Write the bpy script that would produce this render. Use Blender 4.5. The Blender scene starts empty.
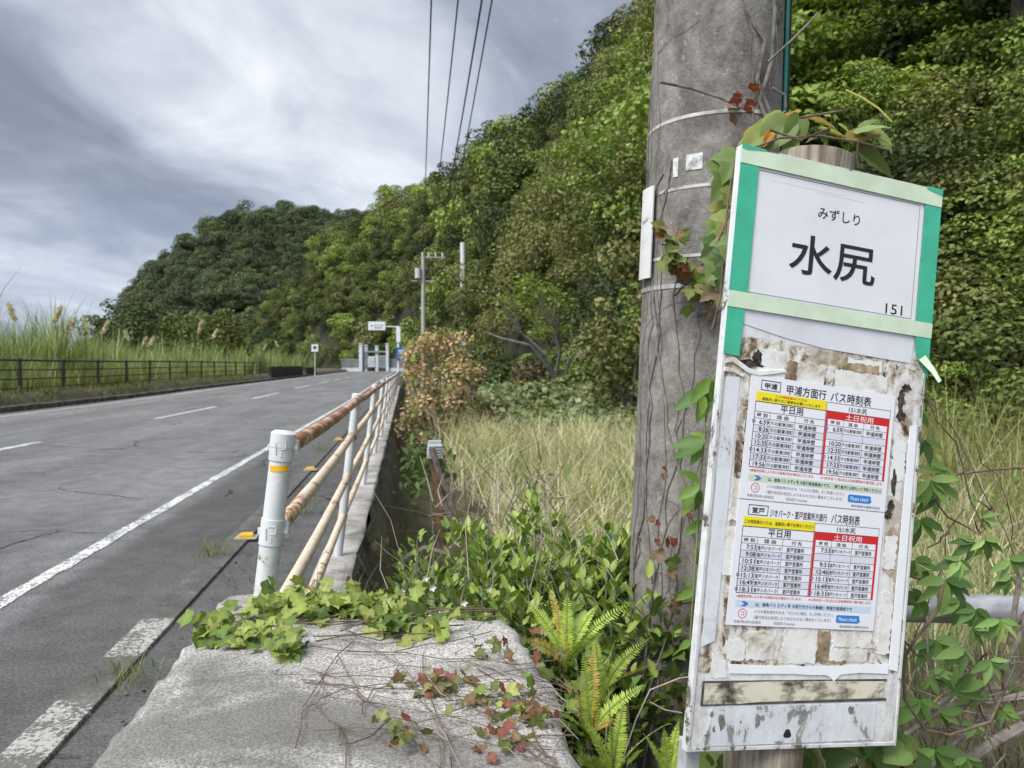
import bpy, bmesh, math, random
import numpy as np
from mathutils import Vector, Matrix

SC = bpy.context.scene
COL = SC.collection
R = math.radians

# ------------------------------------------------------------------ camera, world, sun, exposure
CAM = Vector((0.0, 0.0, 1.19))
YAW, PITCH = math.atan2(107, 770), -math.atan2(15, 770)
FW = Vector((math.sin(YAW) * math.cos(PITCH), math.cos(YAW) * math.cos(PITCH), math.sin(PITCH)))
RT = Vector((math.cos(YAW), -math.sin(YAW), 0))
UP = RT.cross(FW)
cd = bpy.data.cameras.new('camera')
cam = bpy.data.objects.new('camera', cd)
COL.objects.link(cam)
cam.matrix_world = Matrix(((RT.x, UP.x, -FW.x, CAM.x), (RT.y, UP.y, -FW.y, CAM.y), (RT.z, UP.z, -FW.z, CAM.z), (0, 0, 0, 1)))
cd.sensor_width = 36
cd.lens = 770 / 1024 * 36
cd.clip_start, cd.clip_end = 0.05, 3000
cd.dof.use_dof = True
cd.dof.focus_distance = 1.4
cd.dof.aperture_fstop = 9.0
SC.camera = cam


def at(px, py, d):
    """the world point that lies d metres deep along the view at a pixel of the photograph"""
    return CAM + FW * d + RT * (d * (px - 512) / 770) - UP * (d * (py - 384) / 770)


def atz(px, py, z):
    """the world point at height z seen at a pixel of the photograph"""
    v = FW + RT * ((px - 512) / 770) - UP * ((py - 384) / 770)
    return CAM + v * ((z - CAM.z) / v.z)


SUN_ELEV, SUN_AZ = R(52), R(232)          # azimuth clockwise from +Y: behind the camera and to its left
SC.view_settings.view_transform = 'Standard'
SC.view_settings.look = 'None'
SC.view_settings.exposure = 0.73
SC.view_settings.gamma = 1.0
SC.cycles.max_bounces = 5
SC.cycles.diffuse_bounces = 3
SC.cycles.glossy_bounces = 2
SC.cycles.transmission_bounces = 4
SC.cycles.transparent_max_bounces = 6
SC.cycles.use_denoising = True

w = bpy.data.worlds.new('World')
SC.world = w
w.use_nodes = True
nt = w.node_tree
nt.nodes.clear()


class NT:
    """short hand for a node tree"""
    def __init__(self, tree):
        self.t = tree

    def n(self, typ, **kw):
        o = self.t.nodes.new(typ)
        for k, v in kw.items():
            setattr(o, k, v)
        return o

    def set(self, sock, v):
        if v is None:
            return
        if isinstance(v, bpy.types.NodeSocket):
            self.t.links.new(v, sock)
        elif isinstance(v, (tuple, list)) and len(v) == 3 and sock.type == 'RGBA':
            sock.default_value = (*v, 1)
        else:
            sock.default_value = v

    def coord(self, which='Object'):
        return self.n('ShaderNodeTexCoord').outputs[which]

    def mapping(self, vec, scale=(1, 1, 1), loc=(0, 0, 0), rot=(0, 0, 0)):
        o = self.n('ShaderNodeMapping')
        self.set(o.inputs[0], vec)
        o.inputs['Scale'].default_value = scale
        o.inputs['Location'].default_value = loc
        o.inputs['Rotation'].default_value = rot
        return o.outputs[0]

    def noise(self, vec, scale=5, detail=4, rough=.55, dist=0, out='Fac'):
        o = self.n('ShaderNodeTexNoise')
        self.set(o.inputs['Vector'], vec)
        o.inputs['Scale'].default_value = scale
        o.inputs['Detail'].default_value = detail
        o.inputs['Roughness'].default_value = rough
        o.inputs['Distortion'].default_value = dist
        return o.outputs[out]

    def voro(self, vec, scale=5, feature='F1', rnd=1, out='Distance'):
        o = self.n('ShaderNodeTexVoronoi', feature=feature)
        self.set(o.inputs['Vector'], vec)
        o.inputs['Scale'].default_value = scale
        o.inputs['Randomness'].default_value = rnd
        return o.outputs[out]

    def ramp(self, fac, pts, interp='LINEAR'):
        o = self.n('ShaderNodeValToRGB')
        self.set(o.inputs[0], fac)
        cr = o.color_ramp
        cr.interpolation = interp
        while len(cr.elements) < len(pts):
            cr.elements.new(.5)
        for e, (p, c) in zip(cr.elements, pts):
            e.position = p
            if not isinstance(c, (tuple, list)):
                c = (c, c, c)
            e.color = (*c[:3], 1)
        return o.outputs[0]

    def step(self, v, a, b, lo=0., hi=1.):
        o = self.n('ShaderNodeMapRange', interpolation_type='SMOOTHSTEP')
        self.set(o.inputs[0], v)
        o.inputs[1].default_value = a
        o.inputs[2].default_value = b
        o.inputs[3].default_value = lo
        o.inputs[4].default_value = hi
        return o.outputs[0]

    def math(self, op, a, b=None, c=None, clamp=False):
        o = self.n('ShaderNodeMath', operation=op, use_clamp=clamp)
        self.set(o.inputs[0], a)
        self.set(o.inputs[1], b)
        if c is not None:
            self.set(o.inputs[2], c)
        return o.outputs[0]

    def mix(self, fac, a, b, blend='MIX'):
        o = self.n('ShaderNodeMix', data_type='RGBA', blend_type=blend, clamp_factor=True)
        self.set(o.inputs[0], fac)
        self.set(o.inputs[6], a)
        self.set(o.inputs[7], b)
        return o.outputs[2]

    def xyz(self, vec):
        o = self.n('ShaderNodeSeparateXYZ')
        self.set(o.inputs[0], vec)
        return o.outputs

    def comb(self, x, y, z):
        o = self.n('ShaderNodeCombineXYZ')
        for s, v in zip(o.inputs, (x, y, z)):
            self.set(s, v)
        return o.outputs[0]

    def bump(self, h, strength=.5, dist=.01):
        o = self.n('ShaderNodeBump')
        o.inputs['Strength'].default_value = strength
        o.inputs['Distance'].default_value = dist
        self.set(o.inputs['Height'], h)
        return o.outputs[0]


N = NT(nt)
out = N.n('ShaderNodeOutputWorld')
sky = N.n('ShaderNodeTexSky', sky_type='NISHITA')
sky.sun_disc = False
sky.sun_elevation = SUN_ELEV
sky.sun_rotation = SUN_AZ
bg_sky = N.n('ShaderNodeBackground')
N.set(bg_sky.inputs[0], sky.outputs[0])
bg_sky.inputs[1].default_value = 0.06
d = N.xyz(N.coord('Generated'))
zz = N.math('ADD', N.math('MAXIMUM', d[2], 0.0), 0.16)
u = N.math('DIVIDE', d[0], zz)
v = N.math('DIVIDE', d[1], zz)
CLOUD_AZ = R(14)                                    # the cloud streets run away in this direction
ac = N.math('SUBTRACT', N.math('MULTIPLY', u, math.cos(CLOUD_AZ)), N.math('MULTIPLY', v, math.sin(CLOUD_AZ)))
al = N.math('ADD', N.math('MULTIPLY', u, math.sin(CLOUD_AZ)), N.math('MULTIPLY', v, math.cos(CLOUD_AZ)))
flat = N.comb(ac, al, 0)
# layered grey stratocumulus: long soft bands, with smaller billows breaking the edges
warp = N.noise(N.mapping(flat, (.6, .6, 1), (3.1, 7.7, 0)), 1.3, 3, .5, out='Color')
flat2 = N.mix(.22, flat, warp, 'ADD')
SKY_OFF = (.861, 7.207, 0)
band = N.noise(N.mapping(flat2, (1.05, .30, 1), SKY_OFF), 1.0, 4, .48, .2)
bil = N.noise(N.mapping(flat2, (1.5, 1.0, 1), (4.4, 1.2, 0)), 1.7, 6, .58, .5)
lum = N.math('ADD', N.math('MULTIPLY', band, .64), N.math('MULTIPLY', bil, .36))
low = N.step(d[2], .02, .30)
ccol = N.ramp(lum, [(.37, (.165, .188, .238)), (.45, (.225, .252, .31)), (.515, (.335, .365, .425)), (.58, (.45, .48, .535)), (.67, (.64, .66, .695))])
ccol = N.mix(N.math('MULTIPLY', N.math('SUBTRACT', 1.0, low), .40), ccol, (.31, .38, .50))
# sky out of view, sunward and overhead, is brightened to light the ground
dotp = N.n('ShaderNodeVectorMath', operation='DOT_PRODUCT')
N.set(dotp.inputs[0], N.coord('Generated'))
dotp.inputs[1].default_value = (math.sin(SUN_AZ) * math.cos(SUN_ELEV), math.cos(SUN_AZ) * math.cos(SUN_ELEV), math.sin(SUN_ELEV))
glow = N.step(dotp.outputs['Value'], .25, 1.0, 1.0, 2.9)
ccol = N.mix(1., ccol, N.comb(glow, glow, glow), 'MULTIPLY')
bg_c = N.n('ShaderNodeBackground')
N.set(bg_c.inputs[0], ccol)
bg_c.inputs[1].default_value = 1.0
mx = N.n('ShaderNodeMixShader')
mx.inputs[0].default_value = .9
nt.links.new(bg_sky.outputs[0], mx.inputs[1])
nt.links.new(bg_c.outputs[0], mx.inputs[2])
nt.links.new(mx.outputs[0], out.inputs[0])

sd = bpy.data.lights.new('sun', 'SUN')
sd.energy = 2.4
sd.angle = R(26)
sd.color = (1.0, .95, .86)
sun = bpy.data.objects.new('sun', sd)
COL.objects.link(sun)
sv = Vector((math.sin(SUN_AZ) * math.cos(SUN_ELEV), math.cos(SUN_AZ) * math.cos(SUN_ELEV), math.sin(SUN_ELEV)))
sun.rotation_euler = sv.to_track_quat('Z', 'Y').to_euler()
sun.location = sv * 50

# ------------------------------------------------------------------ helpers
MATS = {}


def mat(name, fn):
    if name in MATS:
        return MATS[name]
    m = bpy.data.materials.new(name)
    m.use_nodes = True
    m.node_tree.nodes.clear()
    k = NT(m.node_tree)
    o = k.n('ShaderNodeOutputMaterial')
    b = k.n('ShaderNodeBsdfPrincipled')
    res = fn(k, b)
    m.node_tree.links.new(res if res is not None else b.outputs[0], o.inputs[0])
    MATS[name] = m
    return m


def plain(name, col, rough=.6, metal=0., var=.12, scale=30, bump=.0, spec=.4):
    def f(k, b):
        c = k.coord()
        n = k.noise(c, scale, 5, .6)
        n2 = k.noise(c, scale * .13, 3, .6)
        f1 = k.step(k.math('ADD', k.math('MULTIPLY', n, .6), k.math('MULTIPLY', n2, .4)), .3, .7, 1 - var * 2, 1 + var)
        k.set(b.inputs['Base Color'], k.mix(1., col, k.comb(f1, f1, f1), 'MULTIPLY'))
        b.inputs['Roughness'].default_value = rough
        b.inputs['Metallic'].default_value = metal
        b.inputs['Specular IOR Level'].default_value = spec
        if bump:
            k.set(b.inputs['Normal'], k.bump(n, bump, .004))
    return mat(name, f)


def leafmat(name, transl=.25, rough=.5, spec=.35, gain=1.0):
    """leaf surface: the colour of each leaf is stored on the mesh, with a light let-through"""
    def f(k, b):
        a = k.n('ShaderNodeAttribute', attribute_name='Col')
        c = a.outputs['Color']
        k.set(b.inputs['Base Color'], c)
        b.inputs['Roughness'].default_value = rough
        b.inputs['Specular IOR Level'].default_value = spec
        t = k.n('ShaderNodeBsdfTranslucent')
        k.set(t.inputs[0], k.mix(1., c, (1.25, 1.3, .55), 'MULTIPLY'))
        m = k.n('ShaderNodeMixShader')
        m.inputs[0].default_value = transl
        k.t.links.new(b.outputs[0], m.inputs[1])
        k.t.links.new(t.outputs[0], m.inputs[2])
        return m.outputs[0]
    return mat(name, f)


def link(o, parent=None):
    COL.objects.link(o)
    if parent is not None:
        o.parent = parent
    return o


def tag(o, label=None, cat=None, group=None, kind=None):
    if label:
        o['label'] = label
    if cat:
        o['category'] = cat
    if group:
        o['group'] = group
    if kind:
        o['kind'] = kind
    return o


def empty(name, loc=(0, 0, 0), rotz=0., label=None, cat=None, group=None):
    o = bpy.data.objects.new(name, None)
    o.empty_display_size = .1
    o.location = loc
    o.rotation_euler = (0, 0, rotz)
    link(o)
    return tag(o, label, cat, group)


def kids(o):
    return [c for c in bpy.data.objects if c.parent is o]


def copy_tree(o, parent=None):
    ch = kids(o)
    c = o.copy()
    COL.objects.link(c)
    if parent is not None:
        c.parent = parent
    for k in ch:
        copy_tree(k, c)
    return c


class MB:
    """collects simple shapes and links them as one mesh object"""
    def __init__(self):
        self.v, self.f, self.m = [], [], []
        self.mi = 0

    def add(self, vs, fs):
        b = len(self.v)
        self.v += [tuple(p) for p in vs]
        self.f += [tuple(b + i for i in f) for f in fs]
        self.m += [self.mi] * len(fs)
        return self

    def box(self, c, s, rot=None):
        h = Vector(s) / 2
        vs = []
        for x in (-1, 1):
            for y in (-1, 1):
                for z in (-1, 1):
                    p = Vector((x * h.x, y * h.y, z * h.z))
                    if rot is not None:
                        p = rot @ p
                    vs.append(Vector(c) + p)
        return self.add(vs, [(0, 1, 3, 2), (4, 6, 7, 5), (0, 4, 5, 1), (2, 3, 7, 6), (0, 2, 6, 4), (1, 5, 7, 3)])

    def bbox(self, lo, hi):
        return self.box([(a + b) / 2 for a, b in zip(lo, hi)], [b - a for a, b in zip(lo, hi)])

    def tube(self, pts, rad, seg=10, caps=True):
        pts = [Vector(p) for p in pts]
        n = len(pts)
        if not isinstance(rad, (list, tuple)):
            rad = [rad] * n
        vs, fs = [], []
        t0 = (pts[1] - pts[0]).normalized()
        a = Vector((0, 0, 1)) if abs(t0.z) < .9 else Vector((1, 0, 0))
        x = t0.cross(a).normalized()
        for i, p in enumerate(pts):
            t = (pts[min(i + 1, n - 1)] - pts[max(i - 1, 0)]).normalized()
            x = (x - t * x.dot(t)).normalized()
            y = t.cross(x)
            for k in range(seg):
                an = 2 * math.pi * k / seg
                vs.append(p + (x * math.cos(an) + y * math.sin(an)) * rad[i])
        for i in range(n - 1):
            for k in range(seg):
                k2 = (k + 1) % seg
                fs.append((i * seg + k, i * seg + k2, (i + 1) * seg + k2, (i + 1) * seg + k))
        if caps:
            fs.append(tuple(range(seg - 1, -1, -1)))
            fs.append(tuple((n - 1) * seg + k for k in range(seg)))
        return self.add(vs, fs)

    def prism(self, outline, z0, z1):
        n = len(outline)
        vs = [(x, y, z0) for x, y in outline] + [(x, y, z1) for x, y in outline]
        fs = [tuple(range(n - 1, -1, -1)), tuple(range(n, 2 * n))]
        fs += [(i, (i + 1) % n, n + (i + 1) % n, n + i) for i in range(n)]
        return self.add(vs, fs)

    def build(self, name, m, parent=None, smooth=False, bevel=0.):
        me = bpy.data.meshes.new(name)
        me.from_pydata(self.v, [], self.f)
        ms = m if isinstance(m, (list, tuple)) else [m]
        for q in ms:
            me.materials.append(q)
        if len(ms) > 1:
            me.polygons.foreach_set('material_index', self.m)
        if bevel:
            bm = bmesh.new()
            bm.from_mesh(me)
            bmesh.ops.bevel(bm, geom=[e for e in bm.edges if e.calc_face_angle(0) > .6], offset=bevel, segments=2, affect='EDGES', profile=.6)
            bm.to_mesh(me)
            bm.free()
        if smooth:
            me.polygons.foreach_set('use_smooth', [True] * len(me.polygons))
            me.set_sharp_from_angle(angle=R(40))
        me.update()
        o = bpy.data.objects.new(name, me)
        return link(o, parent)


def np_mesh(name, V, F, m, cols=None, parent=None, smooth=False):
    """mesh object from arrays; cols is one albedo per vertex"""
    V = np.asarray(V, np.float32)
    F = np.asarray(F, np.int32)
    me = bpy.data.meshes.new(name)
    me.vertices.add(len(V))
    me.vertices.foreach_set('co', V.ravel())
    nf, k = F.shape
    smooth = smooth or name in ('foliage', 'pinnae')
    me.loops.add(nf * k)
    me.loops.foreach_set('vertex_index', F.ravel())
    me.polygons.add(nf)
    me.polygons.foreach_set('loop_start', np.arange(0, nf * k, k, dtype=np.int32))
    me.update(calc_edges=True)
    if smooth:
        me.polygons.foreach_set('use_smooth', np.ones(nf, dtype=bool))
    if cols is not None:
        a = me.attributes.new('Col', 'FLOAT_COLOR', 'POINT')
        c4 = np.ones((len(V), 4), np.float32)
        c4[:, :3] = cols
        a.data.foreach_set('color', c4.ravel())
    for q in (m if isinstance(m, (list, tuple)) else [m]):
        me.materials.append(q)
    o = bpy.data.objects.new(name, me)
    return link(o, parent)


def unit(a):
    return a / np.maximum(np.linalg.norm(a, axis=-1, keepdims=True), 1e-9)


def scatter(T, P, Y, Z, S, C):
    """copies of a template (verts, tris) at points P, its y along Y, its z near Z, size S, colour C"""
    tv, tf = T[0], T[1]
    P, Y, Z = (np.asarray(a, float) for a in (P, Y, Z))
    y = unit(Y)
    z = unit(Z - (Z * y).sum(-1, keepdims=True) * y)
    x = np.cross(y, z)
    S = np.broadcast_to(np.asarray(S, float), (len(P),))
    V = P[:, None] + S[:, None, None] * (tv[None, :, 0:1] * x[:, None] + tv[None, :, 1:2] * y[:, None] + tv[None, :, 2:3] * z[:, None])
    F = tf[None] + (np.arange(len(P)) * len(tv))[:, None, None]
    C = np.repeat(np.asarray(C, float), len(tv), axis=0)
    if len(T) > 2:                      # paler veins, as the leaf itself has
        C = C * np.tile(T[2], len(P))[:, None]
    return V.reshape(-1, 3), F.reshape(-1, tf.shape[1]), C


def cat(parts):
    V, F, C, b = [], [], [], 0
    for v, f, c in parts:
        V.append(v)
        F.append(f + b)
        C.append(c)
        b += len(v)
    return np.concatenate(V), np.concatenate(F), np.concatenate(C)


T_DIA = (np.array([(0, 0, 0), (-.32, .45, .07), (0, 1, -.04), (.32, .45, .07)], float), np.array([(0, 2, 1), (0, 3, 2)]))
T_OVATE = (np.array([(0, 0, 0), (0, .3, -.03), (0, .65, -.02), (0, 1, -.10), (-.17, .16, .03), (-.25, .42, .05), (-.15, .75, .02), (.17, .16, .03), (.25, .42, .05), (.15, .75, .02)], float),
           np.array([(0, 1, 4), (4, 1, 5), (5, 1, 2), (5, 2, 6), (6, 2, 3), (0, 7, 1), (7, 8, 1), (8, 2, 1), (8, 9, 2), (9, 3, 2)]))
T_OVATE = (*T_OVATE, np.array([1.22, 1.25, 1.22, 1.0, .92, .90, .92, .92, .90, .92]))
T_SLIM = (T_OVATE[0] * np.array([.62, 1, 1]), T_OVATE[1])


def lobed(outline, c, ripple, cup, droop):
    """leaf blade of a centre, an inner ring and a rim; the veins run from the centre to the lobes"""
    n = len(outline)
    V, tint = [(c[0], c[1], -.03)], [1.25]
    for f, base in ((.5, 1.04), (1., .90)):
        for i, (x, y) in enumerate(outline):
            px_, py_ = c[0] + (x - c[0]) * f, c[1] + (y - c[1]) * f
            z = cup * abs(px_) * (1 if f < 1 else .8) + ripple * (1 if i % 2 else -1) * f - droop * max(0, py_ - .4) ** 1.3 - .25 * max(0, abs(px_) - .35)
            V.append((px_, py_, z))
            r = math.hypot(x - c[0], y - c[1])
            tint.append(base * (1.12 if r > .52 and f < 1 else 1.))
    F = []
    for i in range(n):
        j = (i + 1) % n
        a, b, c_, d_ = 1 + i, 1 + j, 1 + n + j, 1 + n + i
        F += [(0, a, b), (a, d_, c_), (a, c_, b)]
    return np.array(V, float), np.array(F), np.array(tint)


# lobed creeper leaf: heart base and three points with a toothed edge
_o = [(0, .05), (.14, -.07), (.30, -.05), (.42, .08), (.46, .22), (.55, .34), (.60, .50), (.46, .50), (.36, .52), (.27, .58), (.24, .70), (.12, .84), (0, 1.02),
      (-.12, .84), (-.24, .70), (-.27, .58), (-.36, .52), (-.46, .50), (-.60, .50), (-.55, .34), (-.46, .22), (-.42, .08), (-.30, -.05), (-.14, -.07)]
T_IVY = lobed(_o, (0, .34), .018, .22, .30)
# broad heart leaf
_o = [(0, .05), (.12, -.05), (.28, -.02), (.40, .10), (.47, .28), (.45, .46), (.36, .64), (.22, .82), (.09, .96), (0, 1.06), (-.09, .96), (-.22, .82), (-.36, .64), (-.45, .46), (-.47, .28), (-.40, .10), (-.28, -.02), (-.12, -.05)]
T_HEART = lobed(_o, (0, .36), .012, .26, .22)


def blades(rng, P, H, W, lean, C, curl=.5):
    """grass blades: bent tapering strips"""
    n = len(P)
    a = rng.uniform(0, 2 * np.pi, n)
    dirv = np.stack([np.cos(a), np.sin(a), np.zeros(n)], 1)
    b = a + np.pi / 2 + rng.normal(0, .5, n)
    side = np.stack([np.cos(b), np.sin(b), np.zeros(n)], 1)
    L = np.asarray(lean)
    V = np.zeros((n, 7, 3))
    for i, (t, w) in enumerate(((0, 1.), (.4, .85), (.75, .5))):
        c = P + dirv * (L * H * (t * (1 - curl) + curl * t * t))[:, None]
        c = c + np.stack([0 * H, 0 * H, H * (t - .35 * np.minimum(L, 1.2) * t * t)], 1)
        V[:, 2 * i] = c - side * (W * w / 2)[:, None]
        V[:, 2 * i + 1] = c + side * (W * w / 2)[:, None]
    V[:, 6] = P + dirv * (L * H)[:, None] + np.stack([0 * H, 0 * H, H * (1 - .35 * np.minimum(L, 1.2))], 1)
    tf = np.array([(0, 1, 3), (0, 3, 2), (2, 3, 5), (2, 5, 4), (4, 5, 6)])
    F = tf[None] + (np.arange(n) * 7)[:, None, None]
    return V.reshape(-1, 3), F.reshape(-1, 3), np.repeat(C, 7, axis=0)


def pick(rng, n, pal, jit=.18):
    """n colours drawn from a palette of (weight, rgb)"""
    wts = np.array([p[0] for p in pal], float)
    cs = np.array([p[1] for p in pal], float)
    i = rng.choice(len(pal), n, p=wts / wts.sum())
    return cs[i] * rng.uniform(1 - jit, 1 + jit, (n, 1)) * rng.uniform(.95, 1.05, (n, 3))


def sstep(a, b, x):
    t = np.clip((np.asarray(x, float) - a) / (b - a), 0, 1)
    return t * t * (3 - 2 * t)


def wave(x, y, s, seed=0.):
    """cheap smooth value noise from sines"""
    x, y = np.asarray(x, float) * s + seed * 1.7, np.asarray(y, float) * s - seed * 2.3
    return (np.sin(x * 1.3 + 1.7 * np.sin(y * .9 + seed)) + np.sin(y * 1.7 + 1.3 * np.sin(x * 1.1 - seed)) + .5 * np.sin(2.7 * x + 1.1 * y) + .5 * np.sin(3.1 * y - 1.9 * x)) / 3
# ------------------------------------------------------------------ the lie of the land
def road_z(Y):
    Y = np.asarray(Y, float)
    return .0055 * np.maximum(Y - 20, 0) * sstep(20, 45, Y)


def ground_z(X, Y):
    X, Y = np.asarray(X, float), np.asarray(Y, float)
    z = road_z(Y) - .06
    # verge on the far side of the road, behind its kerb
    z = z + .50 * sstep(-10.9, -11.5, X) + .12 * wave(X, Y, .35, 1) * sstep(-12.3, -14, X)
    # right of the retaining wall: a ditch, then a field of tall grass
    right = sstep(-.25, .0, X)
    near = sstep(4.6, 2.4, Y)
    fld = -.42 - .10 * sstep(3, 9, Y) + .05 * wave(X, Y, .9, 2)
    ditch = -.95 * np.exp(-((X - .55) / .75) ** 2) * sstep(2.4, 5.0, Y) * sstep(60, 20, Y)
    rz = (.06 + .03 * wave(X, Y, 3.1, 4)) * near + (fld + ditch * .55) * (1 - near)
    rz = rz + road_z(Y) * .6
    return z * (1 - right) + rz * right


# hill profile by compass bearing (degrees right of the road's own direction)
PHI = np.array([-40, -16, -12, -8.5, -5.4, -3, -.4, 2.5, 5.5, 8.5, 11.5, 14.4, 17.3, 23, 28.4, 40, 60, 80, 100], float)
R0 = np.array([330, 300, 260, 230, 190, 172, 160, 100, 64, 46, 36, 29, 24, 19, 15.5, 12.8, 12, 12, 13], float)
R1 = np.array([360, 330, 300, 270, 240, 225, 205, 165, 135, 112, 98, 88, 80, 70, 64, 56, 50, 48, 48], float)
EL = np.array([0, .0, .03, .105, .183, .205, .234, .256, .286, .310, .336, .380, .435, .56, .68, .80, .85, .8, .7], float)
TREE_H = np.array([3, 4, 6, 8, 8, 8, 8, 7.5, 7, 6.5, 6.5, 6.5, 6.5, 6.5, 6.5, 6.5, 6.5, 6.5, 6.5], float)
HZ = np.maximum(R1 * EL - TREE_H + 1.19, .2)


def front_hill(phi, r):
    """height of the near hill at a bearing and a distance"""
    r0, r1, h = np.interp(phi, PHI, R0), np.interp(phi, PHI, R1), np.interp(phi, PHI, HZ)
    t = np.clip((r - r0) / (r1 - r0), 0, 1.6)
    prof = np.where(t < 1, 1.22 * t - .22 * t ** 2.4, 1 - .25 * (t - 1))
    return h * prof + 1.3 * wave(r * np.sin(np.radians(phi)), r * np.cos(np.radians(phi)), .12, 3) * sstep(0, .25, t)


BPHI = np.array([-24, -19.5, -18.3, -16.5, -14.2, -12, -10.8, -8, -5.5, -3, 1, 6, 14], float)
BEL = np.array([0, .02, .088, .125, .165, .185, .194, .198, .198, .196, .18, .15, .05], float)


def back_hill(phi, r):
    h = np.maximum(np.interp(phi, BPHI, BEL) * 430 - 7, 0)
    t = np.clip((r - 290) / (430 - 290), 0, 1.5)
    return h * np.where(t < 1, 1.25 * t - .25 * t ** 2, 1 - .3 * (t - 1)) + 1.5 * wave(r * np.sin(np.radians(phi)), r * np.cos(np.radians(phi)), .05, 5) * sstep(0, .25, t)


def polar(phi, r):
    p = np.radians(phi)
    return r * np.sin(p), r * np.cos(p)


def f_ground(k, b):
    c = k.coord()
    n = k.noise(c, 1.1, 6, .6)
    n2 = k.noise(c, 14, 4, .6)
    col = k.ramp(k.math('ADD', k.math('MULTIPLY', n, .6), k.math('MULTIPLY', n2, .4)), [(.3, (.035, .032, .018)), (.5, (.075, .066, .036)), (.68, (.15, .13, .07))])
    k.set(b.inputs['Base Color'], col)
    b.inputs['Roughness'].default_value = .95
    k.set(b.inputs['Normal'], k.bump(n2, .8, .03))


M_ground = mat('soil_and_litter', f_ground)
xs = np.unique(np.concatenate([np.linspace(-900, -40, 16), np.linspace(-40, -13, 19), np.linspace(-13, -10.5, 14), np.linspace(-10.5, -1.2, 8), np.linspace(-1.2, 3, 64), np.linspace(3, 14, 40), np.linspace(14, 40, 20), np.linspace(40, 900, 16)]))
ys = np.unique(np.concatenate([np.linspace(-300, -6, 8), np.linspace(-6, 0, 7), np.linspace(0, 8, 90), np.linspace(8, 30, 60), np.linspace(30, 160, 50), np.linspace(160, 1500, 24)]))
gx, gy = np.meshgrid(xs, ys)
gv = np.stack([gx, gy, ground_z(gx, gy)], -1).reshape(-1, 3)
nx, ny = len(xs), len(ys)
ii, jj = np.meshgrid(np.arange(nx - 1), np.arange(ny - 1))
q = (jj * nx + ii).ravel()
gf = np.stack([q, q + 1, q + nx + 1, q + nx], 1)
g = np_mesh('ground', gv, gf, M_ground, smooth=True)
tag(g, kind='structure')


def polar_sheet(name, fn, phis, rs):
    p, r = np.meshgrid(phis, rs)
    x, y = polar(p, r)
    r0_ = np.interp(p, PHI, R0) if fn is front_hill else 290
    V = np.stack([x, y, fn(p, r) - .3 - 2.5 * sstep(0, -1.5, r - r0_)], -1).reshape(-1, 3)
    n, m = len(phis), len(rs)
    i, j = np.meshgrid(np.arange(n - 1), np.arange(m - 1))
    a = (j * n + i).ravel()
    o = np_mesh(name, V, np.stack([a, a + n, a + n + 1, a + 1], 1), M_forest_floor, smooth=True)
    tag(o, kind='structure')


M_forest_floor = plain('forest_floor', (.028, .030, .014), .95, var=.3, scale=.6)
polar_sheet('hill', front_hill, np.linspace(-40, 100, 141), np.concatenate([np.linspace(10, 110, 90), np.linspace(114, 420, 50)]))
polar_sheet('hill', back_hill, np.linspace(-24, 14, 77), np.linspace(285, 640, 40))


# ------------------------------------------------------------------ road, painted lines, kerbs
def f_asphalt(k, b):
    c = k.coord()
    p = k.xyz(c)
    fine = k.noise(c, 75, 4, .8)
    grit = k.voro(c, 85)
    grit2 = k.voro(c, 34)
    big = k.noise(k.mapping(c, (1, .22, 1)), .9, 5, .6)
    blotch = k.noise(c, 4.5, 5, .7)
    base = k.ramp(fine, [(.32, (.060, .060, .060)), (.5, (.150, .150, .149)), (.68, (.30, .30, .297))])
    wear = k.math('MULTIPLY', k.step(big, .35, .68, .80, 1.2), k.step(blotch, .36, .64, .82, 1.14))
    base = k.mix(1., base, k.comb(wear, wear, wear), 'MULTIPLY')
    # pale stone chips showing through the worn binder, dark pits between them
    base = k.mix(k.step(grit, .22, .10, 0, .55), base, (.36, .36, .345))
    base = k.mix(k.step(grit2, .16, .08, 0, .5), base, (.035, .035, .035))
    base = k.mix(k.step(k.noise(c, .55, 4, .6, 1.), .56, .66, 0, .30), base, (.07, .068, .066))
    # the strip along the near kerb is a darker, later patch
    edge = k.noise(k.mapping(c, (1, .6, 1)), 1.2, 3, .6)
    sh = k.step(k.math('ADD', p[0], k.math('MULTIPLY', edge, .35)), -1.78, -1.62)
    base = k.mix(k.math('MULTIPLY', sh, .50), base, (.035, .034, .034))
    # wheel tracks are smoother and a little paler
    tr = k.math('ABSOLUTE', k.math('SUBTRACT', k.math('ABSOLUTE', k.math('ADD', p[0], 4.0)), .85))
    base = k.mix(k.step(tr, .45, .05, 0, .22), base, (.17, .172, .178))
    # thin cracks
    wob = k.mix(.25, c, k.noise(c, 2.2, 4, .6, out='Color'), 'ADD')
    cr = k.voro(wob, .62, 'DISTANCE_TO_EDGE')
    crm = k.math('MULTIPLY', k.step(cr, .010, .003), k.step(k.noise(c, .5, 2), .50, .58))
    base = k.mix(k.math('MULTIPLY', crm, .8), base, (.02, .02, .02))
    k.set(b.inputs['Base Color'], base)
    b.inputs['Roughness'].default_value = .82
    b.inputs['Specular IOR Level'].default_value = .25
    hgt = k.math('SUBTRACT', fine, k.math('MULTIPLY', crm, 1.5))
    k.set(b.inputs['Normal'], k.bump(hgt, .9, .008))


M_asphalt = mat('worn_asphalt', f_asphalt)


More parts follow.
